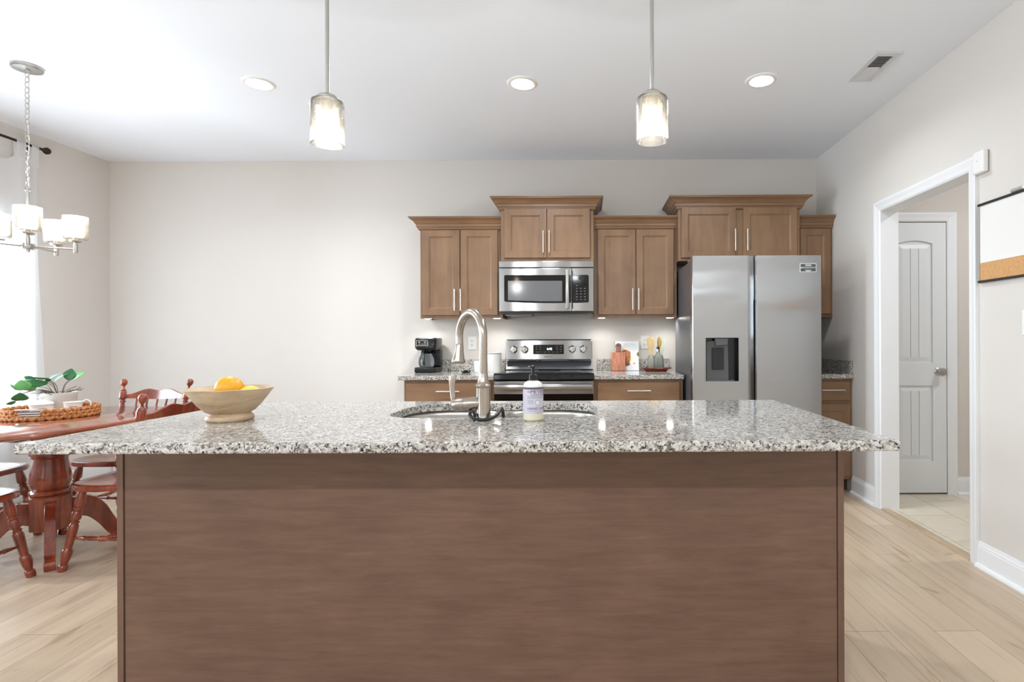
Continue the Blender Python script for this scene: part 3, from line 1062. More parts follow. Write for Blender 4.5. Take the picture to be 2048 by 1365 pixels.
# ------------------------------------------------------------------ microwave
def microwave():
    x0, x1, z0, z1, yf = -0.703, 0.050, 1.392, 1.795, 4.295
    sc = yf / F
    t = thing('microwave', 'stainless over-the-range microwave with black window and keypad', 'microwave', ((x0 + x1) / 2, 4.5, 1.362))
    MB().box(x0 + 0.004, x1 - 0.004, yf + 0.03, RY1 - 0.0005, z0, z1).build('case', 'steel_dark', t, smooth=False)

    def X(px):
        return (px - 1175) * sc

    def Z(py):
        return CAMZ - (py - 0.3 - 680) * sc
    MB().box(x0, x1, yf - 0.004, yf + 0.03, Z(535.5), z1).build('vent_strip', 'steel_h', t, bevel=0.004, smooth=False)
    dx = X(1144.3)
    door = MB().box(x0, dx - 0.001, yf - 0.012, yf + 0.03, z0, Z(536.5)).build('door', 'steel_h', t, bevel=0.006, smooth=False)
    pan = MB().box(dx + 0.001, x1, yf - 0.010, yf + 0.03, z0, Z(536.5)).build('control_panel', 'steel_h', t, bevel=0.006, smooth=False)

    def curved(xa, xb, za, zb, bow, y, r=0.012):
        """window with corners rounded and long edges bowed"""
        base = rrect(xa, xb, za, zb, r, 4)
        # subdivide long edges
        out = []
        for i, p in enumerate(base):
            q = base[(i + 1) % len(base)]
            out.append(p)
            if abs(q[0] - p[0]) > 0.1:
                for k in range(1, 12):
                    out.append((p[0] + (q[0] - p[0]) * k / 12, p[1] + (q[1] - p[1]) * k / 12))
        xm, h = (x0 + x1) / 2 + 0.06, (x1 - x0) / 2
        res = []
        for a, b in out:
            k = 1 - ((a - xm) / h) ** 2
            res.append((a, b - bow * k if b < (za + zb) / 2 else b - 0.15 * bow * k))
        return [[(a, y, b) for a, b in res], [(a, y - 0.002, b) for a, b in res]]
    MB().rings(curved(X(1009.3), X(1143.3), Z(604), Z(550.5), 0.011, yf - 0.0117)).build('window_border', 'black_glass', door, smooth=False)
    MB().rings(curved(X(1016.8), X(1125), Z(600.5), Z(562), 0.011, yf - 0.0137, 0.004)).build('window_pane', 'grey_window', door, smooth=False)
    kp = MB().rings(curved(X(1145.2), X(1178), Z(604.5), Z(550.5), 0.011, yf - 0.0097)).build('keypad', 'black_glass', pan, smooth=False)
    km = MB()
    for r in range(6):
        for c in range(3):
            if r < 1 and c:
                continue
            kx, kz = X(1154 + c * 8), Z(572 + r * 5.6)
            km.box(kx - 0.006, kx + 0.006, yf - 0.0122, yf - 0.0117, kz - 0.0016, kz + 0.0016)
    km.build('key_marks', 'print_grey', kp, smooth=False)
    MB().box(X(1158), X(1168), yf - 0.0124, yf - 0.0117, Z(559), Z(555)).build('clock_display', 'dark_slot', kp, smooth=False)
    hb = MB()
    hx = X(1135.5)
    n = 14
    za, zb = Z(618), Z(541)
    rings = []
    for i in range(n + 1):
        f = i / n
        b = 0.026 + 0.012 * math.sin(math.pi * f)
        z = za + (zb - za) * f
        rings.append([(hx + 0.0135 * math.cos(a), yf - 0.012 - b + 0.007 * math.sin(a), z) for a in [2 * math.pi * k / 12 for k in range(12)]])
    hb.rings(rings)
    for z in (za + 0.025, zb - 0.025):
        hb.cyl((hx, yf - 0.012, z), (hx, yf - 0.044, z), 0.008, n=10)
    hb.build('handle', 'satin', door)
    MB().box(x0 + 0.012, x1 - 0.012, yf + 0.005, RY1 - 0.06, 1.377, z0 - 0.001).build('base_plate', 'black_plastic', t, smooth=False)
    for a, b in ((x0 + 0.04, x0 + 0.26), (x1 - 0.26, x1 - 0.05)):
        f = MB()
        f.box(a, b, yf + 0.05, yf + 0.22, 1.364, 1.3768)
        f.build('grease_filter', 'grey_metal', t, smooth=False)
    MB().box(x0 + 0.012, x0 + 0.045, yf + 0.25, yf + 0.35, 1.352, 1.3768).build('foot', 'black_plastic', t, smooth=False)


microwave()


# ------------------------------------------------------------------ range
def cooker():
    x0, x1 = -0.7035, 0.0465
    yf = 4.055
    t = thing('kitchen_range', 'stainless electric range with black glass cooktop and rear control panel', 'range', ((x0 + x1) / 2, 4.37, 0))
    MB().box(x0, x1, yf + 0.04, 4.69, 0.0, 0.862).build('body', 'steel_dark', t, smooth=False)
    ct = MB()
    ct.prism([(yf - 0.018, 0.862), (yf - 0.022, 0.875), (yf - 0.02, 0.905), (yf - 0.006, 0.917), (yf + 0.03, 0.918), (yf + 0.04, 0.912), (4.58, 0.912), (4.59, 0.918), (4.66, 0.918), (4.66, 0.862)], 'x', x0, x1)
    cook = ct.build('cooktop', 'black_glass', t, smooth=False)
    for bx, by, br in ((-0.52, 4.2, 0.095), (-0.14, 4.2, 0.115), (-0.52, 4.46, 0.115), (-0.14, 4.46, 0.085)):
        MB().lathe([(br, 0.9121), (br, 0.9126), (br - 0.003, 0.9127), (br - 0.003, 0.9121)], (bx, by, 0), None, 40, (False, False)).build('burner_ring', 'print_grey', cook, smooth=False)
    # riser behind the cooktop
    MB().prism([(4.62, 0.918), (4.672, 0.985), (4.69, 0.985), (4.69, 0.918)], 'x', x0 + 0.006, x1 - 0.006).build('rear_riser', 'steel_dark', t, smooth=False)
    for a, b in ((-0.68, -0.615), (-0.445, -0.42), (-0.405, -0.16), (-0.03, 0.03)):
        MB().box(a, b, 4.65, 4.688, 0.9855, 1.0).build('riser_bracket', 'grey_metal', t, smooth=False)
    # control panel
    yp = 4.615
    px0, px1, pz0, pz1 = x0 + 0.001, x1 - 0.006, 0.998, 1.166
    pn = MB().rings([[(a, yp + 0.012 * (b - pz0) / 0.168, b) for a, b in rrect(px0, px1, pz0, pz1, 0.014, 5)],
                     [(a, yp + 0.07, b) for a, b in rrect(px0, px1, pz0, pz1, 0.014, 5)]]).build('control_panel', 'steel_h', t, bevel=0.004, smooth=False)
    MB().box(px0 + 0.006, px1 - 0.006, yp + 0.016, 4.70, pz1, pz1 + 0.006).build('panel_top', 'dark_slot', t, smooth=False)

    def X(px):
        return (px - 1175) * yp / F

    def Z(py):
        return CAMZ - (py - 0.4 - 680) * yp / F
    dp = MB().box(X(1066.3), X(1127.6), yp - 0.003, yp + 0.01, Z(708.7), Z(690)).build('display', 'black_glass', pn, bevel=0.001, smooth=False)
    text_mb('6:42', 0.026, front(X(1099), yp - 0.0034, Z(698.5)), 0.0003).build('clock_digits', 'clock', dp, smooth=False)
    dm = MB()
    for ax, az in ((1073, 694.5), (1080.5, 694.5), (1073, 699), (1080.5, 699), (1114, 694.5), (1114, 699), (1122, 694), (1122, 699.5), (1122, 704)):
        dm.box(X(ax) - 0.006, X(ax) + 0.006, yp - 0.0036, yp - 0.0031, Z(az) - 0.002, Z(az) + 0.002)
    for ax, wd in ((1075, 0.014), (1081.5, 0.006), (1089.5, 0.01), (1098, 0.01), (1106.5, 0.008), (1114, 0.008)):
        dm.box(X(ax) - wd, X(ax) + wd, yp - 0.0036, yp - 0.0031, Z(704.5) - 0.0014, Z(704.5) + 0.0014)
    dm.build('button_marks', 'print_grey', dp, smooth=False)
    text_mb('SAMSUNG', 0.0145, front(X(1096.5), yp + 0.002, Z(714)), 0.0012, space=1.15).build('lettering', 'print_dark', pn, smooth=False)
    for kx, ky in ((1027.5, 699.6), (1049.6, 699.6), (1144.5, 699.2), (1166.3, 699.2)):
        cx, cz = X(kx), Z(ky)
        k = MB()
        k.lathe([(0.031, 0), (0.031, 0.15), (0.027, 0.3), (0.025, 0.9), (0.022, 1.0)], (cx, yp + 0.006, cz), (cx, yp - 0.022, cz), 28)
        k.obox((cx, yp - 0.028, cz - 0.001), (0.0075, 0, 0), (0, 0.008, 0), (0, 0, 0.025))
        k.build('knob', 'chrome', pn, bevel=0.002)
        mk = MB()
        for a in (35, 90, 145):
            mx, mz = cx + 0.041 * math.cos(math.radians(a)), cz + 0.036 * math.sin(math.radians(a))
            mk.box(mx - 0.0025, mx + 0.0025, yp + 0.002, yp + 0.012, mz - 0.0025, mz + 0.0025)
        mk.build('knob_marks', 'print_dark', pn, smooth=False)
    # oven door
    yd = yf - 0.012
    dr = MB().box(x0 + 0.002, x1 - 0.002, yd, yf + 0.04, 0.20, 0.858).build('oven_door', 'steel_h', t, bevel=0.004, smooth=False)
    MB().box(x0 + 0.004, x1 - 0.004, yd - 0.003, yd - 0.0005, 0.215, 0.762).build('door_glass', 'oven_glass', dr, smooth=False)
    hd = MB()
    hd.prism([(yd - 0.060, 0.802), (yd - 0.064, 0.82), (yd - 0.058, 0.838), (yd - 0.046, 0.842), (yd - 0.04, 0.82), (yd - 0.044, 0.802)], 'x', x0 + 0.012, x1 - 0.012)
    for a in (x0 + 0.012, x1 - 0.042):
        hd.box(a, a + 0.03, yd - 0.045, yd, 0.807, 0.836)
    hd.build('handle', 'steel_h', dr, bevel=0.003, smooth=False)
    MB().box(x0 + 0.002, x1 - 0.002, yd, yf + 0.04, 0.05, 0.192).build('storage_drawer', 'steel_h', t, bevel=0.004, smooth=False)


cooker()


# ------------------------------------------------------------------ refrigerator
def fridge():
    x0, x1, z1, yf = 0.741, 1.652, 1.757, 3.81
    t = thing('refrigerator', 'tall stainless side-by-side refrigerator with water dispenser', 'refrigerator', ((x0 + x1) / 2, 4.2, 0))
    MB().box(x0 + 0.004, x1 - 0.004, yf + 0.085, 4.58, 0.02, z1 - 0.025).build('case', 'steel_dark', t, bevel=0.004, smooth=False)
    MB().box(x0 + 0.02, x1 - 0.02, yf + 0.05, 4.5, 0.0, 0.02).build('foot_rail', 'black_plastic', t, smooth=False)
    for a in (x0 + 0.004, x1 - 0.09):
        MB().box(a, a + 0.085, yf + 0.03, yf + 0.2, z1 - 0.026, z1 - 0.006).build('hinge_cover', 'grey_metal', t, bevel=0.004, smooth=False)
    s = yf / F

    def X(px):
        return (px - 1175) * s

    def Z(py, px=1450):
        return CAMZ - (py + 0.004 * (px - 1175) - 680) * s
    xa, xb = X(1388.0) - 0.006, X(1496)
    xg = X(1510.5)                  # end of the bevelled grip edge
    zb = 0.06
    hx0, hx1, hz0, hz1 = X(1411.3), X(1477), Z(763), Z(676)
    # left door: hollowed for the dispenser, right edge raked back into the grip
    m = MB()
    yb = yf + 0.07
    zz = [zb, hz0, hz1, z1]

    def P(x, y, z):
        return m.bm.verts.new((x, y, z))
    cols = [x0, x0 + 0.004, hx0, hx1, xb]
    ys = [yf + 0.004, yf, yf, yf, yf]
    grid = [[P(cols[i], ys[i], z) for z in zz] for i in range(5)]
    gr = [P(xg, yf + 0.03, z) for z in zz]
    bl = [P(x0, yb, z) for z in zz]
    brr = [P(xg, yb, z) for z in zz]
    strips = [bl] + grid + [gr, brr]
    for i in range(len(strips) - 1):
        for k in range(3):
            if i == 3 and k == 1:
                continue
            m.face([strips[i][k], strips[i + 1][k], strips[i + 1][k + 1], strips[i][k + 1]])
    for k in range(3):
        m.face([brr[k], bl[k], bl[k + 1], brr[k + 1]])
    m.face([v[0] for v in strips])
    m.face([v[3] for v in strips])
    bmesh.ops.remove_doubles(m.bm, verts=m.bm.verts, dist=1e-6)
    ld = m.build('freezer_door', 'steel_v', t, smooth=False)
    # dispenser: dark niche with a raked back panel
    d = MB()
    by = yf + 0.06
    d.rings([[(hx0, yf, hz0), (hx1, yf, hz0), (hx1, yf, hz1), (hx0, yf, hz1)],
             [(hx0 + 0.004, by, hz0 + 0.004), (hx1 - 0.004, by, hz0 + 0.004), (hx1 - 0.004, by, hz1 - 0.004), (hx0 + 0.004, by, hz1 - 0.004)]], cap=(False, True))
    nic = d.build('dispenser_niche', 'black_plastic', ld, smooth=False)
    w = 0.004
    fr = MB()
    fr.rings([[(hx0 - w, yf - 0.0005, hz0 - w), (hx1 + w, yf - 0.0005, hz0 - w), (hx1 + w, yf - 0.0005, hz1 + w), (hx0 - w, yf - 0.0005, hz1 + w)],
              [(hx0 - w, yf - 0.003, hz0 - w), (hx1 + w, yf - 0.003, hz0 - w), (hx1 + w, yf - 0.003, hz1 + w), (hx0 - w, yf - 0.003, hz1 + w)],
              [(hx0, yf - 0.003, hz0), (hx1, yf - 0.003, hz0), (hx1, yf - 0.003, hz1), (hx0, yf - 0.003, hz1)],
              [(hx0, yf - 0.0005, hz0), (hx1, yf - 0.0005, hz0), (hx1, yf - 0.0005, hz1), (hx0, yf - 0.0005, hz1)]], cap=(False, False))
    fr.build('dispenser_frame', 'steel_v', ld, smooth=False)
    MB().prism([(X(1414.5), hz0 + 0.006), (X(1459), hz0 + 0.008), (X(1457.5), hz1 - 0.01), (X(1414.5), hz1 - 0.03)], 'y', by - 0.03, by - 0.001).build('back_panel', 'steel_dark', nic, smooth=False)
    MB().box(X(1425.3), X(1449), by - 0.04, by - 0.0305, Z(740), Z(696)).build('paddle', 'dark_slot', nic, bevel=0.003, smooth=False)
    MB().prism([(X(1433), Z(692)), (X(1455), Z(690)), (X(1457), hz1 - 0.004), (X(1430), hz1 - 0.004)], 'y', yf + 0.002, by - 0.0305).build('nozzle', 'steel_dark', nic, bevel=0.002, smooth=False)
    MB().box(hx0 + 0.006, hx1 - 0.03, yf + 0.003, by - 0.031, hz0 + 0.0005, hz0 + 0.008).build('drip_tray', 'steel_dark', nic, smooth=False)
    MB().box(X(1506.5), xg - 0.0005, yf + 0.0275, yf + 0.033, Z(1000), Z(599)).build('grip_recess', 'black_plastic', ld, smooth=False)
    # right door, slightly domed
    m = MB()
    ra = X(1512.2)
    prof = [(ra, yb), (ra, yf + 0.006), (ra + 0.004, yf)]
    n = 10
    for i in range(1, n):
        f = i / n
        prof.append((ra + 0.004 + (x1 - ra - 0.008) * f, yf - 0.0025 * math.sin(math.pi * f)))
    prof += [(x1 - 0.004, yf), (x1, yf + 0.004), (x1, yb)]
    m.rings([[(a, b, z) for a, b in prof] for z in (zb, z1)])
    rd = m.build('refrigerator_door', 'steel_v', t)
    # dents/smudge are left out; magnet on the door is a thing of its own
    mx0, mx1, mz0, mz1 = X(1599.8), X(1632.6), Z(544.6, 1616), Z(527.4, 1616)
    ymag = yf - 0.003
    mg = thing('refrigerator_magnet', 'small dark rectangular magnet with pale lettering on the refrigerator door', 'magnet', ((mx0 + mx1) / 2, ymag, mz0))
    MB().box(mx0, mx1, ymag - 0.003, ymag - 0.0003, mz0, mz1).build('border', 'print_white', mg, smooth=False)
    MB().box(mx0 + 0.004, mx1 - 0.004, ymag - 0.0036, ymag - 0.003, mz0 + 0.004, mz1 - 0.004).build('plate', 'magnet_dark', mg, smooth=False)
    cx, cz = (mx0 + mx1) / 2, (mz0 + mz1) / 2
    text_mb('BROADWAY', 0.0182, front(cx, ymag - 0.0038, cz), 0.0003).build('lettering', 'print_white', mg, smooth=False)
    lm = MB()
    for dz, hw in ((0.02, 0.02), (0.014, 0.024), (-0.0175, 0.024), (-0.0225, 0.016)):
        lm.box(cx - hw, cx + hw, ymag - 0.0042, ymag - 0.0036, cz + dz - 0.0016, cz + dz + 0.0016)
    lm.build('small_print', 'print_white', mg, smooth=False)


fridge()


# ------------------------------------------------------------------ island
IX0, IX1, IY0, IY1 = -1.502, 0.818, 1.413, 2.373
IB = 0.872


def island():
    x0, x1, y0, y1 = -1.4905, 0.809, 1.707, 2.335
    t = thing('kitchen_island', 'brown wood kitchen island base under the large granite top', 'island', ((x0 + x1) / 2, (y0 + y1) / 2, 0))
    s = y0 / F
    MB().box((246 - 1175) * s, (1673 - 1175) * s, y0 + 0.004, y0 + 0.022, 0, IB).build('back_panel', 'island', t, smooth=False)
    for a, b in ((x0, (244.5 - 1175) * s), ((1674.5 - 1175) * s, x1)):
        MB().box(a, b, y0, y0 + 0.022, 0, IB).build('corner_stile', 'island_v', t, bevel=0.0015, smooth=False)
    for a, b in ((x0, x0 + 0.019), (x1 - 0.019, x1)):
        MB().box(a, b, y0 + 0.0225, y1 - 0.04, 0, IB).build('end_panel', 'island_v', t, smooth=False)
    MB().box(x0 + 0.02, x1 - 0.02, y1 - 0.039, y1 - 0.02, 0.10, IB).build('face_frame', 'cab', t, smooth=False)
    MB().box(x0 + 0.02, x1 - 0.02, y1 - 0.11, y1 - 0.09, 0, 0.10).build('toe_kick', 'toe', t, smooth=False)
    MB().box(x0 + 0.02, x1 - 0.02, y0 + 0.0225, y1 - 0.04, 0.10, 0.118).build('cabinet_floor', 'cab', t, smooth=False)
    n = 5
    w = (x1 - x0 - 0.06) / n
    for i in range(n):
        a = x0 + 0.03 + w * i + 0.004
        d = door_mb(a, a + w - 0.008, 0.125, 0.85, -(y1)).xform(Matrix.Diagonal((1, -1, 1, 1)))
        d.build('door', 'cab', t, smooth=False)
    return t


island()


def island_top():
    hx0, hx1, hy0, hy1, r = -0.715, 0.035, 1.862, 2.272, 0.155
    n = 10
    inner = []
    for cx, cy, a, rr in ((hx1 - r, hy1 - r, 0, r), (hx0 + r, hy1 - r, 90, r), (hx0 + 0.11, hy0 + 0.11, 180, 0.11), (hx1 - 0.11, hy0 + 0.11, 270, 0.11)):
        for i in range(n + 1):
            th = math.radians(a + 90 * i / n)
            inner.append((cx + rr * math.cos(th), cy + rr * math.sin(th)))
    cx, cy = (hx0 + hx1) / 2, (hy0 + hy1) / 2
    outer = []
    for (x, y) in inner:
        dx, dy = x - cx, y - cy
        k = min([((IX1 if dx > 0 else IX0) - cx) / dx if abs(dx) > 1e-9 else 1e9, ((IY1 if dy > 0 else IY0) - cy) / dy if abs(dy) > 1e-9 else 1e9])
        outer.append([cx + dx * k, cy + dy * k])
    for c in ((IX0, IY0), (IX0, IY1), (IX1, IY0), (IX1, IY1)):
        i = min(range(len(outer)), key=lambda q: (outer[q][0] - c[0]) ** 2 + (outer[q][1] - c[1]) ** 2)
        outer[i] = list(c)

    def inset(p, d):
        return (p[0] + (d if p[0] < IX0 + 1e-4 else -d if p[0] > IX1 - 1e-4 else 0), p[1] + (d if p[1] < IY0 + 1e-4 else -d if p[1] > IY1 - 1e-4 else 0))
    rs = []
    rs.append([(x, y, IB) for x, y in inner])
    rs.append([(x, y, CT - 0.003) for x, y in inner])
    rs.append([(x + (x - cx) * 0.004, y + (y - cy) * 0.008, CT) for x, y in inner])
    for d, z in ((0.007, CT), (0.003, CT - 0.0015), (0.0, CT - 0.006), (0.0, IB + 0.004), (0.003, IB)):
        rs.append([(*inset(p, d), z) for p in outer])
    o = MB().rings(rs, True, (False, False), loop=True).build('granite_island_top', 'granite', smooth=False)
    tag(o, 'large pale speckled granite top of the island', 'countertop')
    # undermount double sink
    t = thing('kitchen_sink', 'stainless double-bowl sink set under the island granite', 'sink', (cx, cy, 0.68))
    zt = IB - 0.0005
    dv = -0.335

    def bowl(a, b):
        m = MB()
        rs = []
        for ins, z, rad in ((0, zt, 0.14), (0.002, zt - 0.02, 0.138), (0.008, 0.76, 0.13), (0.014, 0.715, 0.12), (0.03, 0.698, 0.11), (0.06, 0.692, 0.09)):
            q = rrect(a + ins, b - ins, hy0 - 0.008 + ins, hy1 + 0.008 - ins, rad, 8)
            rs.append([(x, y, z) for x, y in q])
        m.rings(rs, True, (False, True))
        o = m.build('bowl', 'sink', t, thick=0.0015)
        mx = (a + b) / 2
        MB().lathe([(0.042, 0.6935), (0.04, 0.6965), (0.03, 0.694), (0.012, 0.6938)], (mx, cy, 0), None, 24).build('drain', 'chrome', o)
    rr = 0.14
    for sgn, ye in ((1, hy1 + 0.008), (-1, hy0 - 0.008)):          # deck between the rounded bowl corners
        q = [(dv - 0.012 - rr + rr * math.sin(a), ye - sgn * (rr - rr * math.cos(a))) for a in [math.pi / 2 * i / 8 for i in range(9)]]
        q += [(dv + 0.012 + rr - rr * math.sin(a), ye - sgn * (rr - rr * math.cos(a))) for a in [math.pi / 2 * (8 - i) / 8 for i in range(9)]]
        MB().prism(q, 'z', zt - 0.003, zt - 0.001).build('deck', 'sink', t, smooth=False)
    bowl(hx0 - 0.008, dv - 0.012)
    bowl(dv + 0.012, hx1 + 0.008)
    d = MB()
    d.box(dv - 0.013, dv + 0.013, hy0 + 0.10, hy1 - 0.10, zt - 0.012, zt - 0.006)
    d.build('divider', 'sink', t, bevel=0.002)


island_top()


def faucet():
    x, y, z = -0.349, 1.805, CT
    t = thing('kitchen_faucet', 'brushed nickel pull-down faucet with arched spout at the island sink', 'faucet', (x, y, z))
    MB().lathe([(0.0265, z), (0.0265, z + 0.004), (0.0245, z + 0.008), (0.0235, z + 0.02), (0.0232, z + 0.108), (0.0255, z + 0.111), (0.0258, z + 0.117), (0.0225, z + 0.121), (0.0185, z + 0.13), (0.0158, z + 0.145), (0.0142, z + 0.156)], (x, y, 0), None, 36).build('body', 'nickel', t)
    d = Vector((-0.65, 0.76, 0)).normalized()
    R = 0.085
    zs = 1.178
    c = Vector((x, y, zs)) + d * R
    pts = [Vector((x, y, z + 0.15)), Vector((x, y, zs - 0.06)), Vector((x, y, zs - 0.02))]
    pts += arc_pts(c, R, math.pi, math.radians(-8), 22, d, (0, 0, 1))
    end = pts[-1]
    dirn = (pts[-1] - pts[-2]).normalized()
    pts.append(end + dirn * 0.012)
    MB().tube(pts, 0.0138, 20).build('spout', 'nickel', t)
    a = end + dirn * 0.014
    hd = (dirn + d * 0.02 + Vector((-0.10, 0, 0))).normalized()
    b = a + hd * 0.066
    hp = MB().lathe([(0.0125, -0.05), (0.0135, 0.0), (0.0145, 0.05), (0.0165, 0.35), (0.0205, 0.7), (0.0242, 0.88), (0.0245, 0.95), (0.0225, 1.0), (0.017, 1.03), (0.004, 1.035)], a, b, 28).build('spray_head', 'nickel', t)
    MB().lathe([(0.0126, 0), (0.0126, 1)], end + dirn * 0.0085, end + dirn * 0.0145, 20).build('collar', 'black_rubber', hp)
    zl = CT + 0.056
    h = MB().lathe([(0.021, 0), (0.0225, 0.1), (0.0225, 0.55), (0.0215, 0.56), (0.0215, 0.58), (0.0222, 0.59), (0.0215, 0.9), (0.017, 0.98), (0.004, 1.0)], (x - 0.01, y, zl), (x - 0.105, y, zl - 0.004), 28).build('handle_barrel', 'nickel', t)
    lv = MB()
    rs = []
    for f, w, th in ((0.0, 0.007, 0.007), (0.1, 0.010, 0.006), (0.3, 0.0085, 0.005), (0.55, 0.0085, 0.0045), (0.8, 0.0115, 0.0045), (0.94, 0.0115, 0.004), (1.0, 0.006, 0.003)):
        p = Vector((x - 0.097 + 0.004 * f - 0.01 * math.sin(f * 2.2), y, zl - 0.014 + 0.112 * f))
        rs.append([p + Vector((w * math.cos(k * math.pi / 6), th * math.sin(k * math.pi / 6), 0)) for k in range(12)])
    lv.rings(rs)
    lv.build('lever', 'nickel', h)


faucet()
cd = MB()


def smooth_path(p, n=8):
    p = [Vector(q) for q in p]
    out = []
    for i in range(len(p) - 1):
        a, b, c, d = p[max(i - 1, 0)], p[i], p[i + 1], p[min(i + 2, len(p) - 1)]
        for k in range(n):
            t = k / n
            out.append(0.5 * ((2 * b) + (c - a) * t + (2 * a - 5 * b + 4 * c - d) * t * t + (3 * b - a - 3 * c + d) * t ** 3))
    out.append(p[-1])
    return out


cd.tube(smooth_path([(-0.388, 1.905, 0.82), (-0.392, 1.885, 0.895), (-0.395, 1.85, 0.925), (-0.393, 1.80, 0.919), (-0.375, 1.767, 0.9115), (-0.347, 1.757, 0.9075),
                     (-0.318, 1.768, 0.9105), (-0.302, 1.795, 0.919), (-0.297, 1.83, 0.928), (-0.296, 1.868, 0.928), (-0.295, 1.89, 0.89), (-0.295, 1.90, 0.82)]), 0.0058, 10)
tag(cd.build('black_hose', 'black_rubber'), 'black rubber hose looped round the foot of the faucet', 'hose')


def soap():
    x, y, z = -0.182, 1.80, CT
    t = thing('soap_bottle', 'white hand soap bottle with lavender label and black pump by the sink', 'soap bottle', (x, y, z))
    MB().lathe([(0.002, z), (0.029, z + 0.0005), (0.0325, z + 0.004), (0.0335, z + 0.012), (0.0335, z + 0.110), (0.0325, z + 0.117), (0.028, z + 0.125), (0.0205, z + 0.130), (0.0135, z + 0.1325)], (x, y, 0), None, 44).build('bottle', 'soap_body', t)
    rl = 0.0338

    def cylp(u, h, r=rl):
        a = -math.pi / 2 + u / rl          # u = arc length from the side facing the camera
        return Vector((x + r * math.cos(a), y + r * math.sin(a), z + h))

    def wrap(u0, u1, h0, h1, r):
        m = MB()
        n = 28
        vs = [[m.bm.verts.new(cylp(u0 + (u1 - u0) * i / n, h, r)) for h in (h0, h1)] for i in range(n + 1)]
        for i in range(n):
            m.face([vs[i][0], vs[i + 1][0], vs[i + 1][1], vs[i][1]])
        return m
    lb = wrap(-0.05, 0.066, 0.024, 0.113, rl).build('label', 'label', t)
    wrap(-0.05, 0.066, 0.1045, 0.111, rl + 0.0002).build('band', 'label_band', lb)

    def ltxt(s, size, u, h, mat='print_dark', sp=1.0):
        text_mb(s, size, lambda p: cylp(u + p.x, h + p.y, rl + 0.00035 + p.z * 0.2), 0.0003, 'LEFT', sp).build('lettering', mat, lb, smooth=False)
    u0 = -0.016
    ltxt("MRS.", 0.0052, u0, 0.0965)
    ltxt("MEYER'S", 0.0162, u0 + 0.0105, 0.0965)
    ltxt('CLEAN DAY', 0.0085, u0 + 0.0105, 0.0865, sp=1.2)
    ltxt('HAND SOAP', 0.0115, u0, 0.0415, sp=1.1)
    lines = MB()
    for h, w in ((0.0815, 0.056), (0.0785, 0.056), (0.0755, 0.056), (0.0695, 0.02), (0.066, 0.02), (0.0625, 0.02), (0.059, 0.02), (0.0335, 0.056), (0.0275, 0.03)):
        o = 0 if w != 0.03 else 0.026
        m2 = wrap(u0 + o, u0 + o + w, h - 0.0006, h + 0.0006, rl + 0.0003)
        me = bpy.data.meshes.new('tmp')
        m2.bm.to_mesh(me)
        m2.bm.free()
        lines.bm.from_mesh(me)
        bpy.data.meshes.remove(me)
    lines.build('small_print', 'print_grey', lb)
    for rr, mt, dr in ((0.0078, 'label_band', 0.0003), (0.0068, 'print_white', 0.0005)):
        m = MB()
        ctr = (u0 + 0.034, 0.0615)
        vs = [m.bm.verts.new(cylp(ctr[0] + rr * math.cos(k * math.pi / 12), ctr[1] + rr * 1.15 * math.sin(k * math.pi / 12), rl + dr)) for k in range(24)]
        m.face(vs)
        m.build('seal', mt, lb, smooth=False)
    p = MB().lathe([(0.014, z + 0.1315), (0.0142, z + 0.150), (0.012, z + 0.152), (0.0055, z + 0.1525), (0.0055, z + 0.172), (0.0075, z + 0.173), (0.0075, z + 0.181), (0.004, z + 0.1825)], (x, y, 0), None, 28)
    p.tube([(x, y, z + 0.178), (x - 0.01, y - 0.004, z + 0.179), (x - 0.0125, y - 0.005, z + 0.176)], [0.0045, 0.004, 0.0035], 10)
    p.build('pump', 'black_plastic', t)


def soap_mat():
    t = NT('cloudy_soap_bottle')
    tc = t.add('ShaderNodeTexCoord')
    sp = t.add('ShaderNodeSeparateXYZ')
    t.link(tc.outputs['Object'], sp.inputs[0])
    t.link(t.ramp(sp.outputs[2], [(0.095, lin((228, 222, 196))), (0.11, lin((236, 235, 230)))]), t.b.inputs['Base Color'])
    t.set(Roughness=0.25)
    t.b.inputs['Subsurface Weight'].default_value = 0.2
    t.b.inputs['Subsurface Radius'].default_value = (0.01, 0.01, 0.01)
    return t.m


M['soap_body'] = soap_mat()
soap()


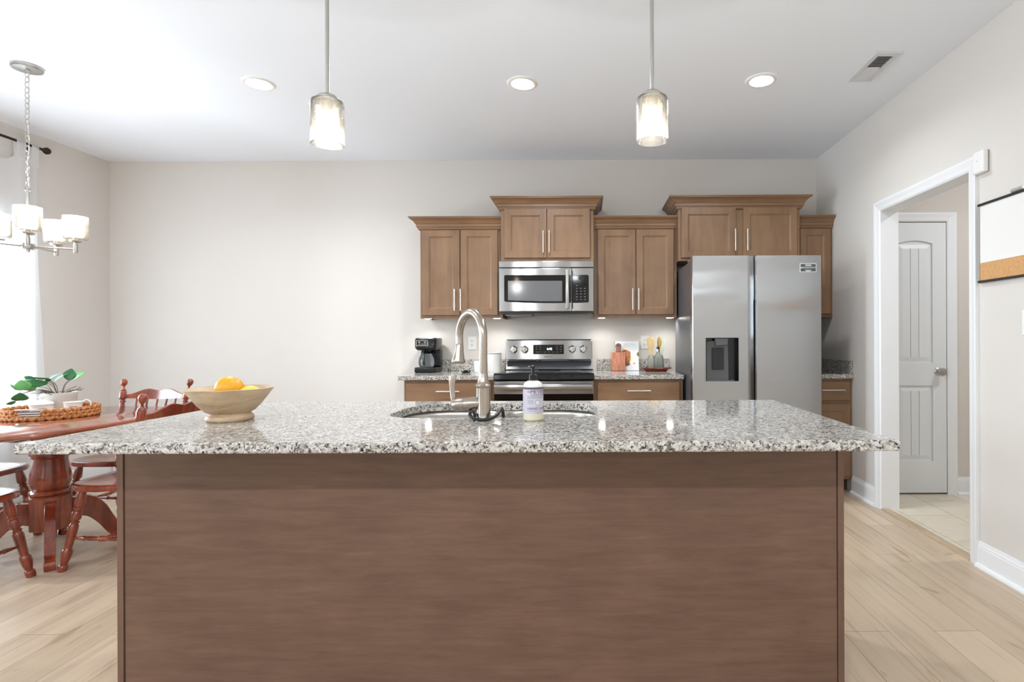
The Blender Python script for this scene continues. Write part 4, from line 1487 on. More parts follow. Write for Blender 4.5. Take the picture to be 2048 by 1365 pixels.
def fruit_bowl():
    x, y, z = -1.212, 1.83, CT
    o = MB().lathe([(0.002, z + 0.004), (0.058, z + 0.003), (0.064, z), (0.068, z + 0.001), (0.0708, z + 0.005), (0.0712, z + 0.009), (0.0695, z + 0.015), (0.066, z + 0.019), (0.0625, z + 0.021), (0.060, z + 0.025), (0.074, z + 0.033), (0.094, z + 0.055), (0.115, z + 0.085), (0.1305, z + 0.108),
                    (0.1285, z + 0.1095), (0.110, z + 0.085), (0.090, z + 0.058), (0.065, z + 0.038), (0.03, z + 0.032), (0.002, z + 0.031)], (x, y, 0), None, 64, (True, True)).build('fruit_bowl', 'bowl_wood')
    tag(o, 'pale turned wooden bowl on the island holding lemons', 'bowl')

    def lemon(cx, cy, cz, ax, r, L, label, mat):
        t = thing('lemon', label, 'lemon', (cx, cy, cz), 'lemons in the wooden bowl')
        ax = Vector(ax).normalized()
        a, b = Vector((cx, cy, cz)) - ax * L, Vector((cx, cy, cz)) + ax * L
        MB().lathe([(max(0.002, r * math.sin(math.pi * k / 24) ** 0.8 * (0.96 + 0.04 * math.sin(math.pi * k / 24))), 0.5 - 0.5 * math.cos(math.pi * k / 24) * (1.0 if 2 < k < 22 else 1.02)) for k in range(25)], a, b, 40).build('flesh', mat, t)
        MB().lathe([(0.0035, 0), (0.003, 1)], a - ax * 0.0012, a + ax * 0.003, 10).build('stem_end', 'stem_end', t)
    lemon(x - 0.008, y + 0.01, z + 0.105, (0.9, 0.42, -0.38), 0.0415, 0.043, 'large yellow lemon standing above the bowl rim', 'lemon')
    lemon(x + 0.069, y - 0.002, z + 0.0905, (0.8, 0.5, 0.1), 0.025, 0.031, 'small pale lemon just showing over the right of the bowl rim', 'lemon_pale')


fruit_bowl()


# ------------------------------------------------------------------ things on the back worktops
def coffee_maker():
    x, y, z = -1.420, 4.55, CT
    w = 0.18
    x0, x1 = -1.435 + 0.0, -1.255
    x0 = -1.428
    t = thing('coffee_maker', 'black drip coffee maker with glass carafe at the left end of the worktop', 'coffee maker', ((x0 + x1) / 2, y, z))
    xm = (x0 + x1) / 2
    MB().box(x0, x1 + 0.004, 4.44, 4.665, z, z + 0.045).build('base', 'black_plastic', t, bevel=0.012, seg=3)
    MB().box(x0 + 0.01, x1 + 0.004, 4.585, 4.66, z + 0.045, z + 0.19).build('water_tank', 'black_plastic', t, bevel=0.008)
    top = MB().rings([[(a, b, z + 0.185) for a, b in rrect(x0 + 0.012, x1 - 0.004, 4.46, 4.66, 0.03, 5)], [(a, b, z + 0.205) for a, b in rrect(x0, x1 + 0.004, 4.445, 4.665, 0.03, 5)],
                      [(a, b, z + 0.275) for a, b in rrect(x0, x1 + 0.006, 4.445, 4.667, 0.03, 5)], [(a, b, z + 0.287) for a, b in rrect(x0 + 0.006, x1, 4.452, 4.66, 0.03, 5)]]).build('brew_head', 'black_plastic', t, bevel=0.004)
    px0, px1 = x0 + 0.018, x0 + 0.116
    pz0, pz1 = z + 0.221, z + 0.268
    ring = MB()
    ring.rings([[(a, 4.4445, b) for a, b in rrect(px0, px1, pz0, pz1, 0.006, 4)], [(a, 4.441, b) for a, b in rrect(px0, px1, pz0, pz1, 0.006, 4)],
                [(a, 4.441, b) for a, b in rrect(px0 + 0.005, px1 - 0.005, pz0 + 0.005, pz1 - 0.005, 0.004, 4)], [(a, 4.4445, b) for a, b in rrect(px0 + 0.005, px1 - 0.005, pz0 + 0.005, pz1 - 0.005, 0.004, 4)]], cap=(False, False))
    cp = ring.build('control_frame', 'chrome', top, smooth=False)
    bt = MB()
    for bx, bz, hw, hh in ((0.026, 0.031, 0.007, 0.006), (0.072, 0.031, 0.007, 0.006), (0.026, 0.014, 0.008, 0.003), (0.049, 0.014, 0.008, 0.003), (0.072, 0.014, 0.008, 0.003)):
        bt.box(px0 + bx - hw, px0 + bx + hw, 4.442, 4.4448, pz0 + bz - hh, pz0 + bz + hh)
    bt.build('buttons', 'print_grey', top, smooth=False)
    cx, cy = xm - 0.006, 4.515
    MB().lathe([(0.05, z + 0.187), (0.046, z + 0.183), (0.04, z + 0.172)], (cx, cy, 0), None, 28).build('filter_basket', 'black_plastic', t)
    car = MB().lathe([(0.002, z + 0.047), (0.052, z + 0.047), (0.060, z + 0.055), (0.0635, z + 0.085), (0.060, z + 0.115), (0.046, z + 0.145), (0.041, z + 0.158)], (cx, cy, 0), None, 32, (True, False)).build('carafe', 'carafe', t)
    MB().lathe([(0.043, z + 0.156), (0.043, z + 0.164), (0.02, z + 0.17), (0.002, z + 0.171)], (cx, cy, 0), None, 28).build('lid', 'black_plastic', car)
    hm = MB().tube(smooth_path([(cx, cy - 0.042, z + 0.16), (cx, cy - 0.066, z + 0.157), (cx, cy - 0.073, z + 0.13), (cx, cy - 0.073, z + 0.085), (cx, cy - 0.064, z + 0.064)]), 0.0075, 8)
    hm.build('handle', 'black_plastic', car)


coffee_maker()


def outlet(x, z, label):
    t = thing('wall_outlet', label, 'outlet', (x, RY1, z), 'white wall outlets')
    y = RY1
    MB().box(x - 0.0365, x + 0.0365, y - 0.006, y - 0.0003, z - 0.058, z + 0.058).build('cover_plate', 'white_plastic', t, bevel=0.003)
    f = MB().box(x - 0.017, x + 0.017, y - 0.008, y - 0.0062, z - 0.034, z + 0.034).build('receptacle', 'white_plastic', t, bevel=0.001)
    s = MB()
    for dz in (-0.018, 0.018):
        s.box(x - 0.0085, x - 0.0055, y - 0.0086, y - 0.0081, z + dz, z + dz + 0.009)
        s.box(x + 0.0055, x + 0.0085, y - 0.0086, y - 0.0081, z + dz, z + dz + 0.007)
        s.cyl((x, y - 0.0081, z + dz - 0.006), (x, y - 0.0086, z + dz - 0.006), 0.003, n=10)
    s.build('slots', 'dark_slot', f, smooth=False)


outlet(-1.008, 1.142, 'white wall outlet behind the faucet spray head, near the coffee maker')
outlet(0.50, 1.142, 'white wall outlet behind the wooden utensils')

o = MB().lathe([(0.002, CT), (0.028, CT), (0.034, CT + 0.004), (0.042, CT + 0.017), (0.039, CT + 0.02), (0.031, CT + 0.012), (0.02, CT + 0.006), (0.002, CT + 0.005)], (-0.995, 4.42, 0), None, 28, (True, True)).build('small_dish', 'black_plastic')
tag(o, 'small black dish on the worktop right of the coffee maker', 'dish')


def canister(x, y, r, h, label, lid):
    t = thing('canister', label, 'canister', (x, y, CT), 'white canisters left of the range')
    MB().lathe([(0.002, CT), (r - 0.002, CT), (r, CT + 0.004), (r, CT + h), (r - 0.002, CT + h + 0.001), (0.002, CT + h + 0.001)], (x, y, 0), None, 36).build('jar', 'ceramic', t)
    MB().lathe([(r + 0.001, CT + h + 0.0012), (r + 0.001, CT + h + 0.009), (0.002, CT + h + 0.011)], (x, y, 0), None, 36).build('lid', lid, t)


canister(-0.800, 4.545, 0.075, 0.150, 'tall white canister with thin grey lid beside the range, behind the faucet', 'frame_grey')
canister(-0.897, 4.46, 0.04, 0.085, 'short white canister left of the tall one, behind the faucet neck', 'ceramic')


def cutting_board():
    y0, z0 = 4.575, CT
    sl = 0.16                                    # leans back on the cookbook
    t = thing('cutting_board', 'reddish wooden cutting board with a handle, leaning on the cookbook', 'cutting board', (0.258, y0, z0))
    x0, x1 = 0.198, 0.322
    h = 0.163
    th = 0.016

    def place(mb):
        a = math.atan(sl)
        m = Matrix.Translation((0, y0, z0)) @ Matrix.Rotation(-a, 4, 'X')
        return mb.xform(m)
    place(MB().box(x0, x1, 0, th, 0.0028, h)).build('board', 'board_wood', t, bevel=0.004)
    hw = 0.026
    hx = 0.263
    pl = [(hx - hw * 0.95, h + 0.0005), (hx - hw * 0.8, h + 0.03)] + [(hx - hw * math.cos(math.pi * k / 10), h + 0.052 + hw * 0.95 * math.sin(math.pi * k / 10)) for k in range(11)] + [(hx + hw * 0.8, h + 0.03), (hx + hw * 0.95, h + 0.0005)]
    hd = place(MB().prism(pl, 'y', 0.0, th)).build('handle', 'board_handle', t, bevel=0.003)
    place(MB().cyl((hx - 0.003, -0.0006, h + 0.055), (hx - 0.003, 0.003, h + 0.055), 0.006, n=14)).build('hanging_hole', 'dark_slot', hd)


cutting_board()


def cookbook():
    t = thing('cookbook', 'white cookbook with a plate of food on its cover, standing behind the cutting board', 'cookbook', (0.34, 4.62, CT))
    sl = math.atan(0.13)
    m = Matrix.Translation((0, 4.625, CT)) @ Matrix.Rotation(-sl, 4, 'X')
    x0, x1, h = 0.236, 0.440, 0.255
    d = 0.0185
    MB().box(x0 + 0.003, x1 - 0.003, 0.003, d - 0.003, 0.0055, h - 0.004).xform(m).build('pages', 'plate_cream', t, smooth=False)
    cv = MB().box(x0, x1, 0, 0.0029, 0.0026, h).xform(m).build('front_cover', 'book_white', t, smooth=False)
    MB().box(x0, x1, d - 0.0029, d, 0.0026, h).xform(m).build('back_cover', 'book_white', t, smooth=False)
    MB().box(x0 - 0.003, x0 - 0.0001, 0, d, 0.0026, h).xform(m).build('spine', 'leaf', t, smooth=False)

    def disc(cx, cz, rx, rz, y, mat, name, clip=None):
        mb = MB()
        pts = []
        for k in range(28):
            px, pz = cx + rx * math.cos(k * math.pi / 14), cz + rz * math.sin(k * math.pi / 14)
            if clip:
                px = min(px, clip)
            pts.append((px, pz))
        mb.rings([[(a, y, b) for a, b in pts], [(a, y - 0.0004, b) for a, b in pts]])
        mb.xform(m).build(name, mat, cv, smooth=False)
    disc(0.332, 0.113, 0.058, 0.082, -0.0001, 'plate_cream', 'plate_picture')
    disc(0.325, 0.115, 0.046, 0.066, -0.0006, 'food', 'food_picture')
    disc(0.335, 0.058, 0.03, 0.018, -0.0011, 'board_handle', 'food_picture')
    disc(0.352, 0.148, 0.018, 0.022, -0.0011, 'board_wood', 'food_picture')
    disc(0.437, 0.132, 0.024, 0.034, -0.0001, 'plate_cream', 'plate_picture', x1 - 0.0005)
    disc(0.44, 0.142, 0.016, 0.02, -0.0006, 'food_green', 'food_picture', x1 - 0.0005)
    disc(0.4, 0.063, 0.009, 0.0095, -0.0001, 'lemon', 'orange_spot')
    tm = MB()
    random.seed(5)
    for z, a, b, amp in ((0.222, 0.31, 0.41, 0.004), (0.233, 0.305, 0.395, 0.0008), (0.207, 0.305, 0.42, 0.0008)):
        n = 40
        tm.tube([(a + (b - a) * i / n, -0.0006, z + amp * math.sin(i * 1.9) * (0.5 + random.random())) for i in range(n + 1)], 0.0006, 4)
    tm.xform(m).build('cover_lettering', 'print_grey', cv, smooth=False)


cookbook()


def tray_set():
    # oval tray
    cx, cy, z = 0.574, 4.535, CT
    def E(rx, ry, zz, n=48):
        return [(cx + rx * math.cos(2 * math.pi * k / n), cy + ry * math.sin(2 * math.pi * k / n), zz) for k in range(n)]
    t = thing('serving_tray', 'red-brown oval wooden tray under the glass jars and utensils', 'tray', (cx, cy, z))
    MB().rings([E(0.085, 0.062, z), E(0.09, 0.066, z + 0.003), E(0.112, 0.086, z + 0.028), E(0.109, 0.083, z + 0.03), E(0.088, 0.064, z + 0.008), E(0.002, 0.002, z + 0.0075)]).build('dish', 'tray_wood', t)
    for s in (-1, 1):
        MB().tube(smooth_path([(cx + s * 0.105, cy - 0.03, z + 0.025), (cx + s * 0.122, cy - 0.018, z + 0.027), (cx + s * 0.124, cy + 0.018, z + 0.027), (cx + s * 0.105, cy + 0.03, z + 0.025)]), 0.005, 8).build('handle', 'tray_wood', t)
    zt = z + 0.0082

    def jar(x, y, r, h, nr, mat, label, name='glass_jar'):
        o = MB().lathe([(0.002, zt), (r * 0.9, zt), (r, zt + 0.006), (r, zt + h * 0.72), (r * 0.93, zt + h * 0.84), (nr + 0.002, zt + h * 0.94), (nr, zt + h), (nr - 0.002, zt + h), (nr - 0.001, zt + h * 0.94), (r * 0.9, zt + h * 0.83), (r - 0.003, zt + h * 0.72), (r - 0.003, zt + 0.008), (0.002, zt + 0.006)], (x, y, 0), None, 32).build(name, mat)
        return tag(o, label, 'jar', 'glass jars on the oval tray')
    jar(0.532, 4.515, 0.030, 0.132, 0.017, 'jar', 'clear glass jar on the oval tray holding the wide bamboo spatula')
    jar(0.612, 4.566, 0.031, 0.128, 0.024, 'jar', 'clear glass jar at the back of the tray holding the spoon and whisk')
    t2 = thing('oil_bottle', 'pale green glass bottle with a steel and black pour spout on the oval tray', 'bottle', (0.587, 4.50, zt))
    MB().lathe([(0.002, zt), (0.03, zt), (0.0335, zt + 0.006), (0.0335, zt + 0.105), (0.031, zt + 0.12), (0.018, zt + 0.136), (0.0125, zt + 0.146), (0.0125, zt + 0.158), (0.002, zt + 0.158)], (0.587, 4.50, 0), None, 32).build('bottle', 'jar_green', t2)
    MB().lathe([(0.0145, zt + 0.1585), (0.0145, zt + 0.176), (0.012, zt + 0.179)], (0.587, 4.50, 0), None, 20).build('cap', 'chrome', t2)
    MB().lathe([(0.0128, zt + 0.1795), (0.0128, zt + 0.194), (0.008, zt + 0.198)], (0.587, 4.50, 0), None, 20).build('stopper', 'black_plastic', t2)
    MB().tube([(0.587, 4.50, zt + 0.196), (0.586, 4.497, zt + 0.216), (0.589, 4.488, zt + 0.24)], [0.005, 0.004, 0.003], 8).build('spout', 'chrome', t2)

    def flat(p0, p1, widths, thick, name, mat, label, cat):
        """blade shaped utensil: widths along p0->p1, lies across X"""
        p0, p1 = Vector(p0), Vector(p1)
        ax = (p1 - p0).normalized()
        sd = (Vector((1, 0, 0)) - ax * ax.x).normalized()
        nn = ax.cross(sd)
        rs = []
        for f, w, th in widths:
            c = p0 + (p1 - p0) * f
            rs.append([c + sd * (w * math.cos(k * math.pi / 6)) + nn * (th * math.sin(k * math.pi / 6)) for k in range(12)])
        o = MB().rings(rs).build(name, mat)
        return tag(o, label, cat, 'utensils in the jars')
    flat((0.536, 4.513, zt + 0.009), (0.527, 4.53, zt + 0.282), [(0, 0.006, 0.004), (0.42, 0.008, 0.0035), (0.55, 0.015, 0.003), (0.7, 0.027, 0.0025), (0.85, 0.034, 0.002), (0.93, 0.033, 0.002), (0.97, 0.02, 0.002), (1, 0.008, 0.002)], 0.003,
         'spatula', 'bamboo', 'wide bamboo spatula standing in the clear jar, left of the pour spout', 'spatula')
    flat((0.604, 4.566, zt + 0.009), (0.611, 4.585, zt + 0.28), [(0, 0.005, 0.004), (0.6, 0.0065, 0.004), (0.7, 0.013, 0.004), (0.82, 0.02, 0.004), (0.93, 0.017, 0.004), (1, 0.005, 0.003)], 0.004,
         'wooden_spoon', 'spoon_wood', 'olive brown wooden spoon standing behind the pour spout', 'spoon')
    wk = thing('whisk', 'pale green wire whisk leaning right in the back jar', 'whisk', (0.618, 4.566, zt + 0.009))
    a, b = Vector((0.616, 4.566, zt + 0.010)), Vector((0.629, 4.582, zt + 0.14))
    MB().cyl(a, b, 0.005, n=10).build('handle', 'jar_green', wk)
    ax = (Vector((0.658, 4.60, zt + 0.255)) - b)
    L = ax.length
    ax.normalize()
    u = ax.orthogonal().normalized()
    v = ax.cross(u)
    wires = MB()
    for k in range(5):
        q = u * math.cos(k * math.pi / 5) + v * math.sin(k * math.pi / 5)
        pts = []
        for i in range(21):
            f = i / 20
            s = math.sin(math.pi * f)
            w = math.cos(math.pi * f)
            pts.append(b + ax * (L * (0.0 + s ** 0.7)) + q * (0.024 * w * (0.35 + 0.65 * s) if s > 0.02 else 0.003 * w))
        wires.tube(pts, 0.0011, 5)
    wires.build('wires', 'whisk_green', wk)


M['whisk_green'] = plain('pale_green_silicone', (178, 200, 160), 0.4)
tray_set()


# ------------------------------------------------------------------ right wall things
def right_wall():
    xw = RX1
    y0, y1, z0, z1 = 2.14, 2.752, 1.447, 1.848
    t = thing('whiteboard', 'white dry-erase board with a cork strip, hung on the right wall', 'whiteboard', (xw, (y0 + y1) / 2, z0))
    MB().box(xw - 0.012, xw - 0.0005, y0 + 0.004, y1 - 0.004, z0 + 0.1, z1 - 0.006).build('writing_surface', 'whiteboard', t, smooth=False)
    MB().box(xw - 0.0125, xw - 0.0005, y0 + 0.004, y1 - 0.004, z0 + 0.006, z0 + 0.0995).build('cork_strip', 'cork', t, smooth=False)
    for a, b in ((z0, z0 + 0.012), (z1 - 0.013, z1)):
        MB().box(xw - 0.018, xw - 0.0005, y0, y1, a, b).build('rail', 'frame_black', t, bevel=0.003)
    for a, b in ((y0, y0 + 0.012), (y1 - 0.012, y1)):
        MB().box(xw - 0.016, xw - 0.0005, a, b, z0 + 0.0125, z1 - 0.0135).build('side_rail', 'frame_grey', t, smooth=False)
    m = thing('marker', 'grey-capped white marker lying along the top edge of the whiteboard', 'marker', (xw - 0.01, 2.47, z1))
    MB().cyl((xw - 0.0105, 2.535, z1 + 0.0095), (xw - 0.0105, 2.468, z1 + 0.0095), 0.0095, n=16).build('cap', 'frame_grey', m, bevel=0.002)
    MB().cyl((xw - 0.0105, 2.4675, z1 + 0.0085), (xw - 0.0105, 2.40, z1 + 0.0085), 0.0085, n=16).build('barrel', 'white_plastic', m)
    cy0, cy1 = 2.688, 2.764
    c = thing('door_chime', 'small white box on the right wall beside the doorway corner', 'door chime', (xw, 2.73, 1.995))
    MB().box(xw - 0.033, xw - 0.004, cy0, cy1, 1.999, 2.112).build('cover', 'white_plastic', c, bevel=0.008, seg=3)
    MB().box(xw - 0.0038, xw - 0.0005, cy0 + 0.003, cy1 - 0.003, 2.003, 2.108).build('back_plate', 'frame_grey', c, smooth=False)
    MB().cyl((xw - 0.0332, 2.732, 2.062), (xw - 0.0342, 2.732, 2.062), 0.0025, n=12).build('indicator', 'print_grey', c)
    s = thing('light_switch', 'white light switch plate on the right wall below the whiteboard', 'light switch', (xw, 2.43, 1.19))
    MB().box(xw - 0.007, xw - 0.0005, 2.37, 2.487, 1.18, 1.297).build('cover_plate', 'white_plastic', s, bevel=0.003)
    for yy in (2.405, 2.452):
        MB().box(xw - 0.011, xw - 0.0072, yy - 0.016, yy + 0.016, 1.205, 1.272).build('rocker', 'white_plastic', s, bevel=0.002)


right_wall()


# ------------------------------------------------------------------ curtain on the left wall
def curtain():
    xr = RX0 + 0.085
    zr = 2.612
    t = thing('curtain_rod', 'dark bronze curtain rod with a round finial above the dining window', 'curtain rod', (xr, 3.0, zr))
    MB().cyl((xr, 1.95, zr), (xr, 4.05, zr), 0.0095, n=14).build('rod', 'bronze', t)
    for s, yy in ((1, 4.05), (-1, 1.95)):
        MB().lathe([(0.0095, 0), (0.012, 0.05), (0.009, 0.14), (0.02, 0.3), (0.0265, 0.55), (0.022, 0.8), (0.01, 0.97), (0.002, 1.0)], (xr, yy, zr), (xr, yy + s * 0.062, zr), 20).build('finial', 'bronze', t)
    for yy in (2.02, 4.034):
        b = MB()
        b.box(RX0 + 0.0005, RX0 + 0.008, yy - 0.012, yy + 0.012, zr - 0.03, zr + 0.03)
        b.box(RX0 + 0.008, xr - 0.0098, yy - 0.005, yy + 0.005, zr - 0.006, zr + 0.006)
        b.build('bracket', 'bronze', t, smooth=False)
    tabs = [(3.965, 4.018), (3.86, 3.922), (3.60, 3.66), (3.34, 3.40), (3.08, 3.14)]
    c = thing('curtain', 'sheer white tab-top curtain panel hanging at the dining window', 'curtain', (xr, 3.5, 0.01))
    m = MB()
    ya, yb = 3.06, 4.035
    ny, nz = 120, 40
    ztab = zr - 0.115

    def top(y):
        for a, b in tabs:
            if a <= y <= b:
                return ztab
        ed = sorted(tabs)
        for (a0, b0), (a1, b1) in zip(ed, ed[1:]):
            if b0 < y < a1:
                f = (y - b0) / (a1 - b0)
                return ztab - 4 * 0.03 * min(1, (a1 - b0) / 0.15) * f * (1 - f) - 0.012 * min(1, min(f, 1 - f) * 8)
        return ztab
    vs = []
    for i in range(ny + 1):
        y = ya + (yb - ya) * i / ny
        col = []
        for k in range(nz + 1):
            f = k / nz
            z = 0.012 + (top(y) - 0.012) * f
            amp = 0.012 + 0.026 * (1 - f)
            x = xr - 0.004 + amp * math.sin(y * 34 + 0.6 * math.sin(z * 1.3)) + 0.010 * math.sin(y * 11 + z)
            yy = y + (0.022 * math.sin(z * 2.1 + 0.6) + 0.035 * (1 - f)) * ((y - ya) / (yb - ya))
            col.append(m.bm.verts.new((x, yy, z)))
        vs.append(col)
    for i in range(ny):
        for k in range(nz):
            m.face([vs[i][k], vs[i + 1][k], vs[i + 1][k + 1], vs[i][k + 1]])
    m.build('fabric', 'curtain', c)
    for a, b in tabs:
        q = MB()
        q.rings([[(xr + 0.012 + dx, y, z) for y in (a, b)] for dx, z in ((-0.006, ztab - 0.04), (0, zr), (-0.006, zr + 0.011), (-0.012, zr + 0.0125), (-0.018, zr + 0.011), (-0.024, zr), (-0.02, ztab - 0.04))], closed=False)
        q.build('tab', 'curtain', c)


curtain()

# ------------------------------------------------------------------ dining table
TX, TY, TZ = -2.985, 3.0, 0.742


def turned(mb, a, b, r, kind='leg', n=18):
    """turned spindle from a (top) to b (bottom)"""
    if kind == 'leg':
        p = [(0.7, 0), (0.8, 0.03), (1.0, 0.10), (1.12, 0.17), (1.0, 0.2), (0.78, 0.205), (0.78, 0.22), (0.96, 0.225), (0.96, 0.24), (0.78, 0.245), (0.78, 0.26), (0.96, 0.265), (0.98, 0.28), (1.05, 0.285), (1.08, 0.36), (0.98, 0.375),
             (0.72, 0.38), (0.72, 0.395), (0.95, 0.40), (0.95, 0.415), (0.72, 0.42), (0.85, 0.43), (1.05, 0.46), (1.02, 0.52), (0.82, 0.68), (0.78, 0.72), (1.0, 0.74), (1.12, 0.75), (1.12, 0.79), (1.0, 0.84), (0.72, 0.905), (0.68, 0.915), (0.95, 0.925), (1.02, 0.95), (0.95, 1.0)]
    elif kind == 'stretcher':
        p = [(0.5, 0), (0.6, 0.1), (0.95, 0.2), (1.1, 0.22), (0.8, 0.24), (1.0, 0.3), (1.0, 0.4), (0.8, 0.43), (1.25, 0.46), (0.9, 0.48), (1.3, 0.5), (0.9, 0.52), (1.25, 0.54), (0.8, 0.57), (1.0, 0.6), (1.0, 0.7), (0.8, 0.76), (1.1, 0.78), (0.95, 0.8), (0.6, 0.9), (0.5, 1.0)]
    else:  # post, from the top finial down
        p = [(0.1, 0), (0.38, 0.003), (0.62, 0.009), (0.83, 0.019), (0.96, 0.033), (1.0, 0.048), (0.96, 0.063), (0.85, 0.077), (0.66, 0.09), (0.4, 0.1), (0.34, 0.125), (0.5, 0.145), (0.85, 0.158), (0.9, 0.165), (0.78, 0.172), (1.0, 0.185), (1.02, 0.27), (0.92, 0.29), (0.7, 0.295), (0.7, 0.305), (0.92, 0.31), (0.9, 0.33), (0.7, 0.335), (0.72, 0.36),
             (0.85, 0.5), (0.9, 0.6), (0.7, 0.64), (0.95, 0.66), (0.7, 0.68), (0.85, 0.8), (0.7, 0.95), (0.6, 1.0)]
    mb.lathe([(q * r, h) for q, h in p], a, b, n)
    return mb


def table():
    t = thing('dining_table', 'red stained oval pedestal dining table under the chandelier', 'dining table', (TX, TY, 0))
    rot = math.radians(-8)
    a, b, e = 0.505, 0.635, 2.5
    top_y = TY - 0.07

    def outline(k, z, n=72):
        out = []
        for i in range(n):
            th = 2 * math.pi * i / n
            c, s = math.cos(th), math.sin(th)
            x = a * k * math.copysign(abs(c) ** (2 / e), c)
            y = b * k * math.copysign(abs(s) ** (2 / e), s)
            out.append((TX + x * math.cos(rot) - y * math.sin(rot), top_y + x * math.sin(rot) + y * math.cos(rot), z))
        return out
    MB().rings([outline(0.955, TZ - 0.032), outline(0.985, TZ - 0.028), outline(1.0, TZ - 0.016), outline(0.995, TZ - 0.006), outline(0.98, TZ)]).build('tabletop', 'cherry_top', t)
    ap = MB()
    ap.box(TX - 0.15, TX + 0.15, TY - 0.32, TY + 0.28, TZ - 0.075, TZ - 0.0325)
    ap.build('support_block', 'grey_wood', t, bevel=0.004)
    MB().lathe([(0.10, TZ - 0.0755), (0.10, TZ - 0.10), (0.075, TZ - 0.12), (0.066, 0.58), (0.085, 0.565), (0.088, 0.55), (0.085, 0.535), (0.073, 0.525), (0.072, 0.51), (0.078, 0.47), (0.088, 0.42), (0.089, 0.395), (0.08, 0.365), (0.073, 0.355), (0.086, 0.35), (0.09, 0.342), (0.088, 0.332), (0.08, 0.326), (0.09, 0.321), (0.09, 0.318)], (TX, TY, 0), None, 40).build('pedestal_column', 'cherry', t)
    oc = []
    for k in range(8):
        th = math.radians(45 * k + 22.5 - 45)
        rr = 0.093 if True else 0
        oc.append((TX + rr * math.cos(th), TY + rr * math.sin(th)))
    MB().prism(oc, 'z', 0.135, 0.3175).build('pedestal_block', 'cherry', t, bevel=0.004)
    prof_u = [(0.080, 0.285), (0.13, 0.292), (0.18, 0.275), (0.225, 0.225), (0.262, 0.15), (0.295, 0.085), (0.325, 0.052), (0.352, 0.052), (0.366, 0.035), (0.362, 0.010)]
    prof_l = [(0.080, 0.165), (0.12, 0.178), (0.155, 0.165), (0.195, 0.12), (0.23, 0.065), (0.262, 0.028), (0.29, 0.012), (0.315, 0.004), (0.34, 0.0), (0.355, 0.0)]
    for k in range(4):
        th = math.radians(-46 + 90 * k)
        d = Vector((math.cos(th), math.sin(th), 0))
        s = Vector((-math.sin(th), math.cos(th), 0)) * 0.022
        m = MB()
        rs = []
        def fine(pr):
            return [(p.x, max(0.0, p.y)) for p in smooth_path([(a_, b_, 0) for a_, b_ in pr], 4)]
        for (r1, z1), (r2, z2) in zip(fine(prof_u), fine(prof_l)):
            up = Vector((TX, TY, z1)) + d * r1
            lo = Vector((TX, TY, z2)) + d * r2
            rs.append([up - s, up + s, lo + s, lo - s])
        m.rings(rs)
        m.build('leg', 'cherry', t, bevel=0.006, seg=2)


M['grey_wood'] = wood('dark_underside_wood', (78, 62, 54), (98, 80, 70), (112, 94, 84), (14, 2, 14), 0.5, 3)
table()


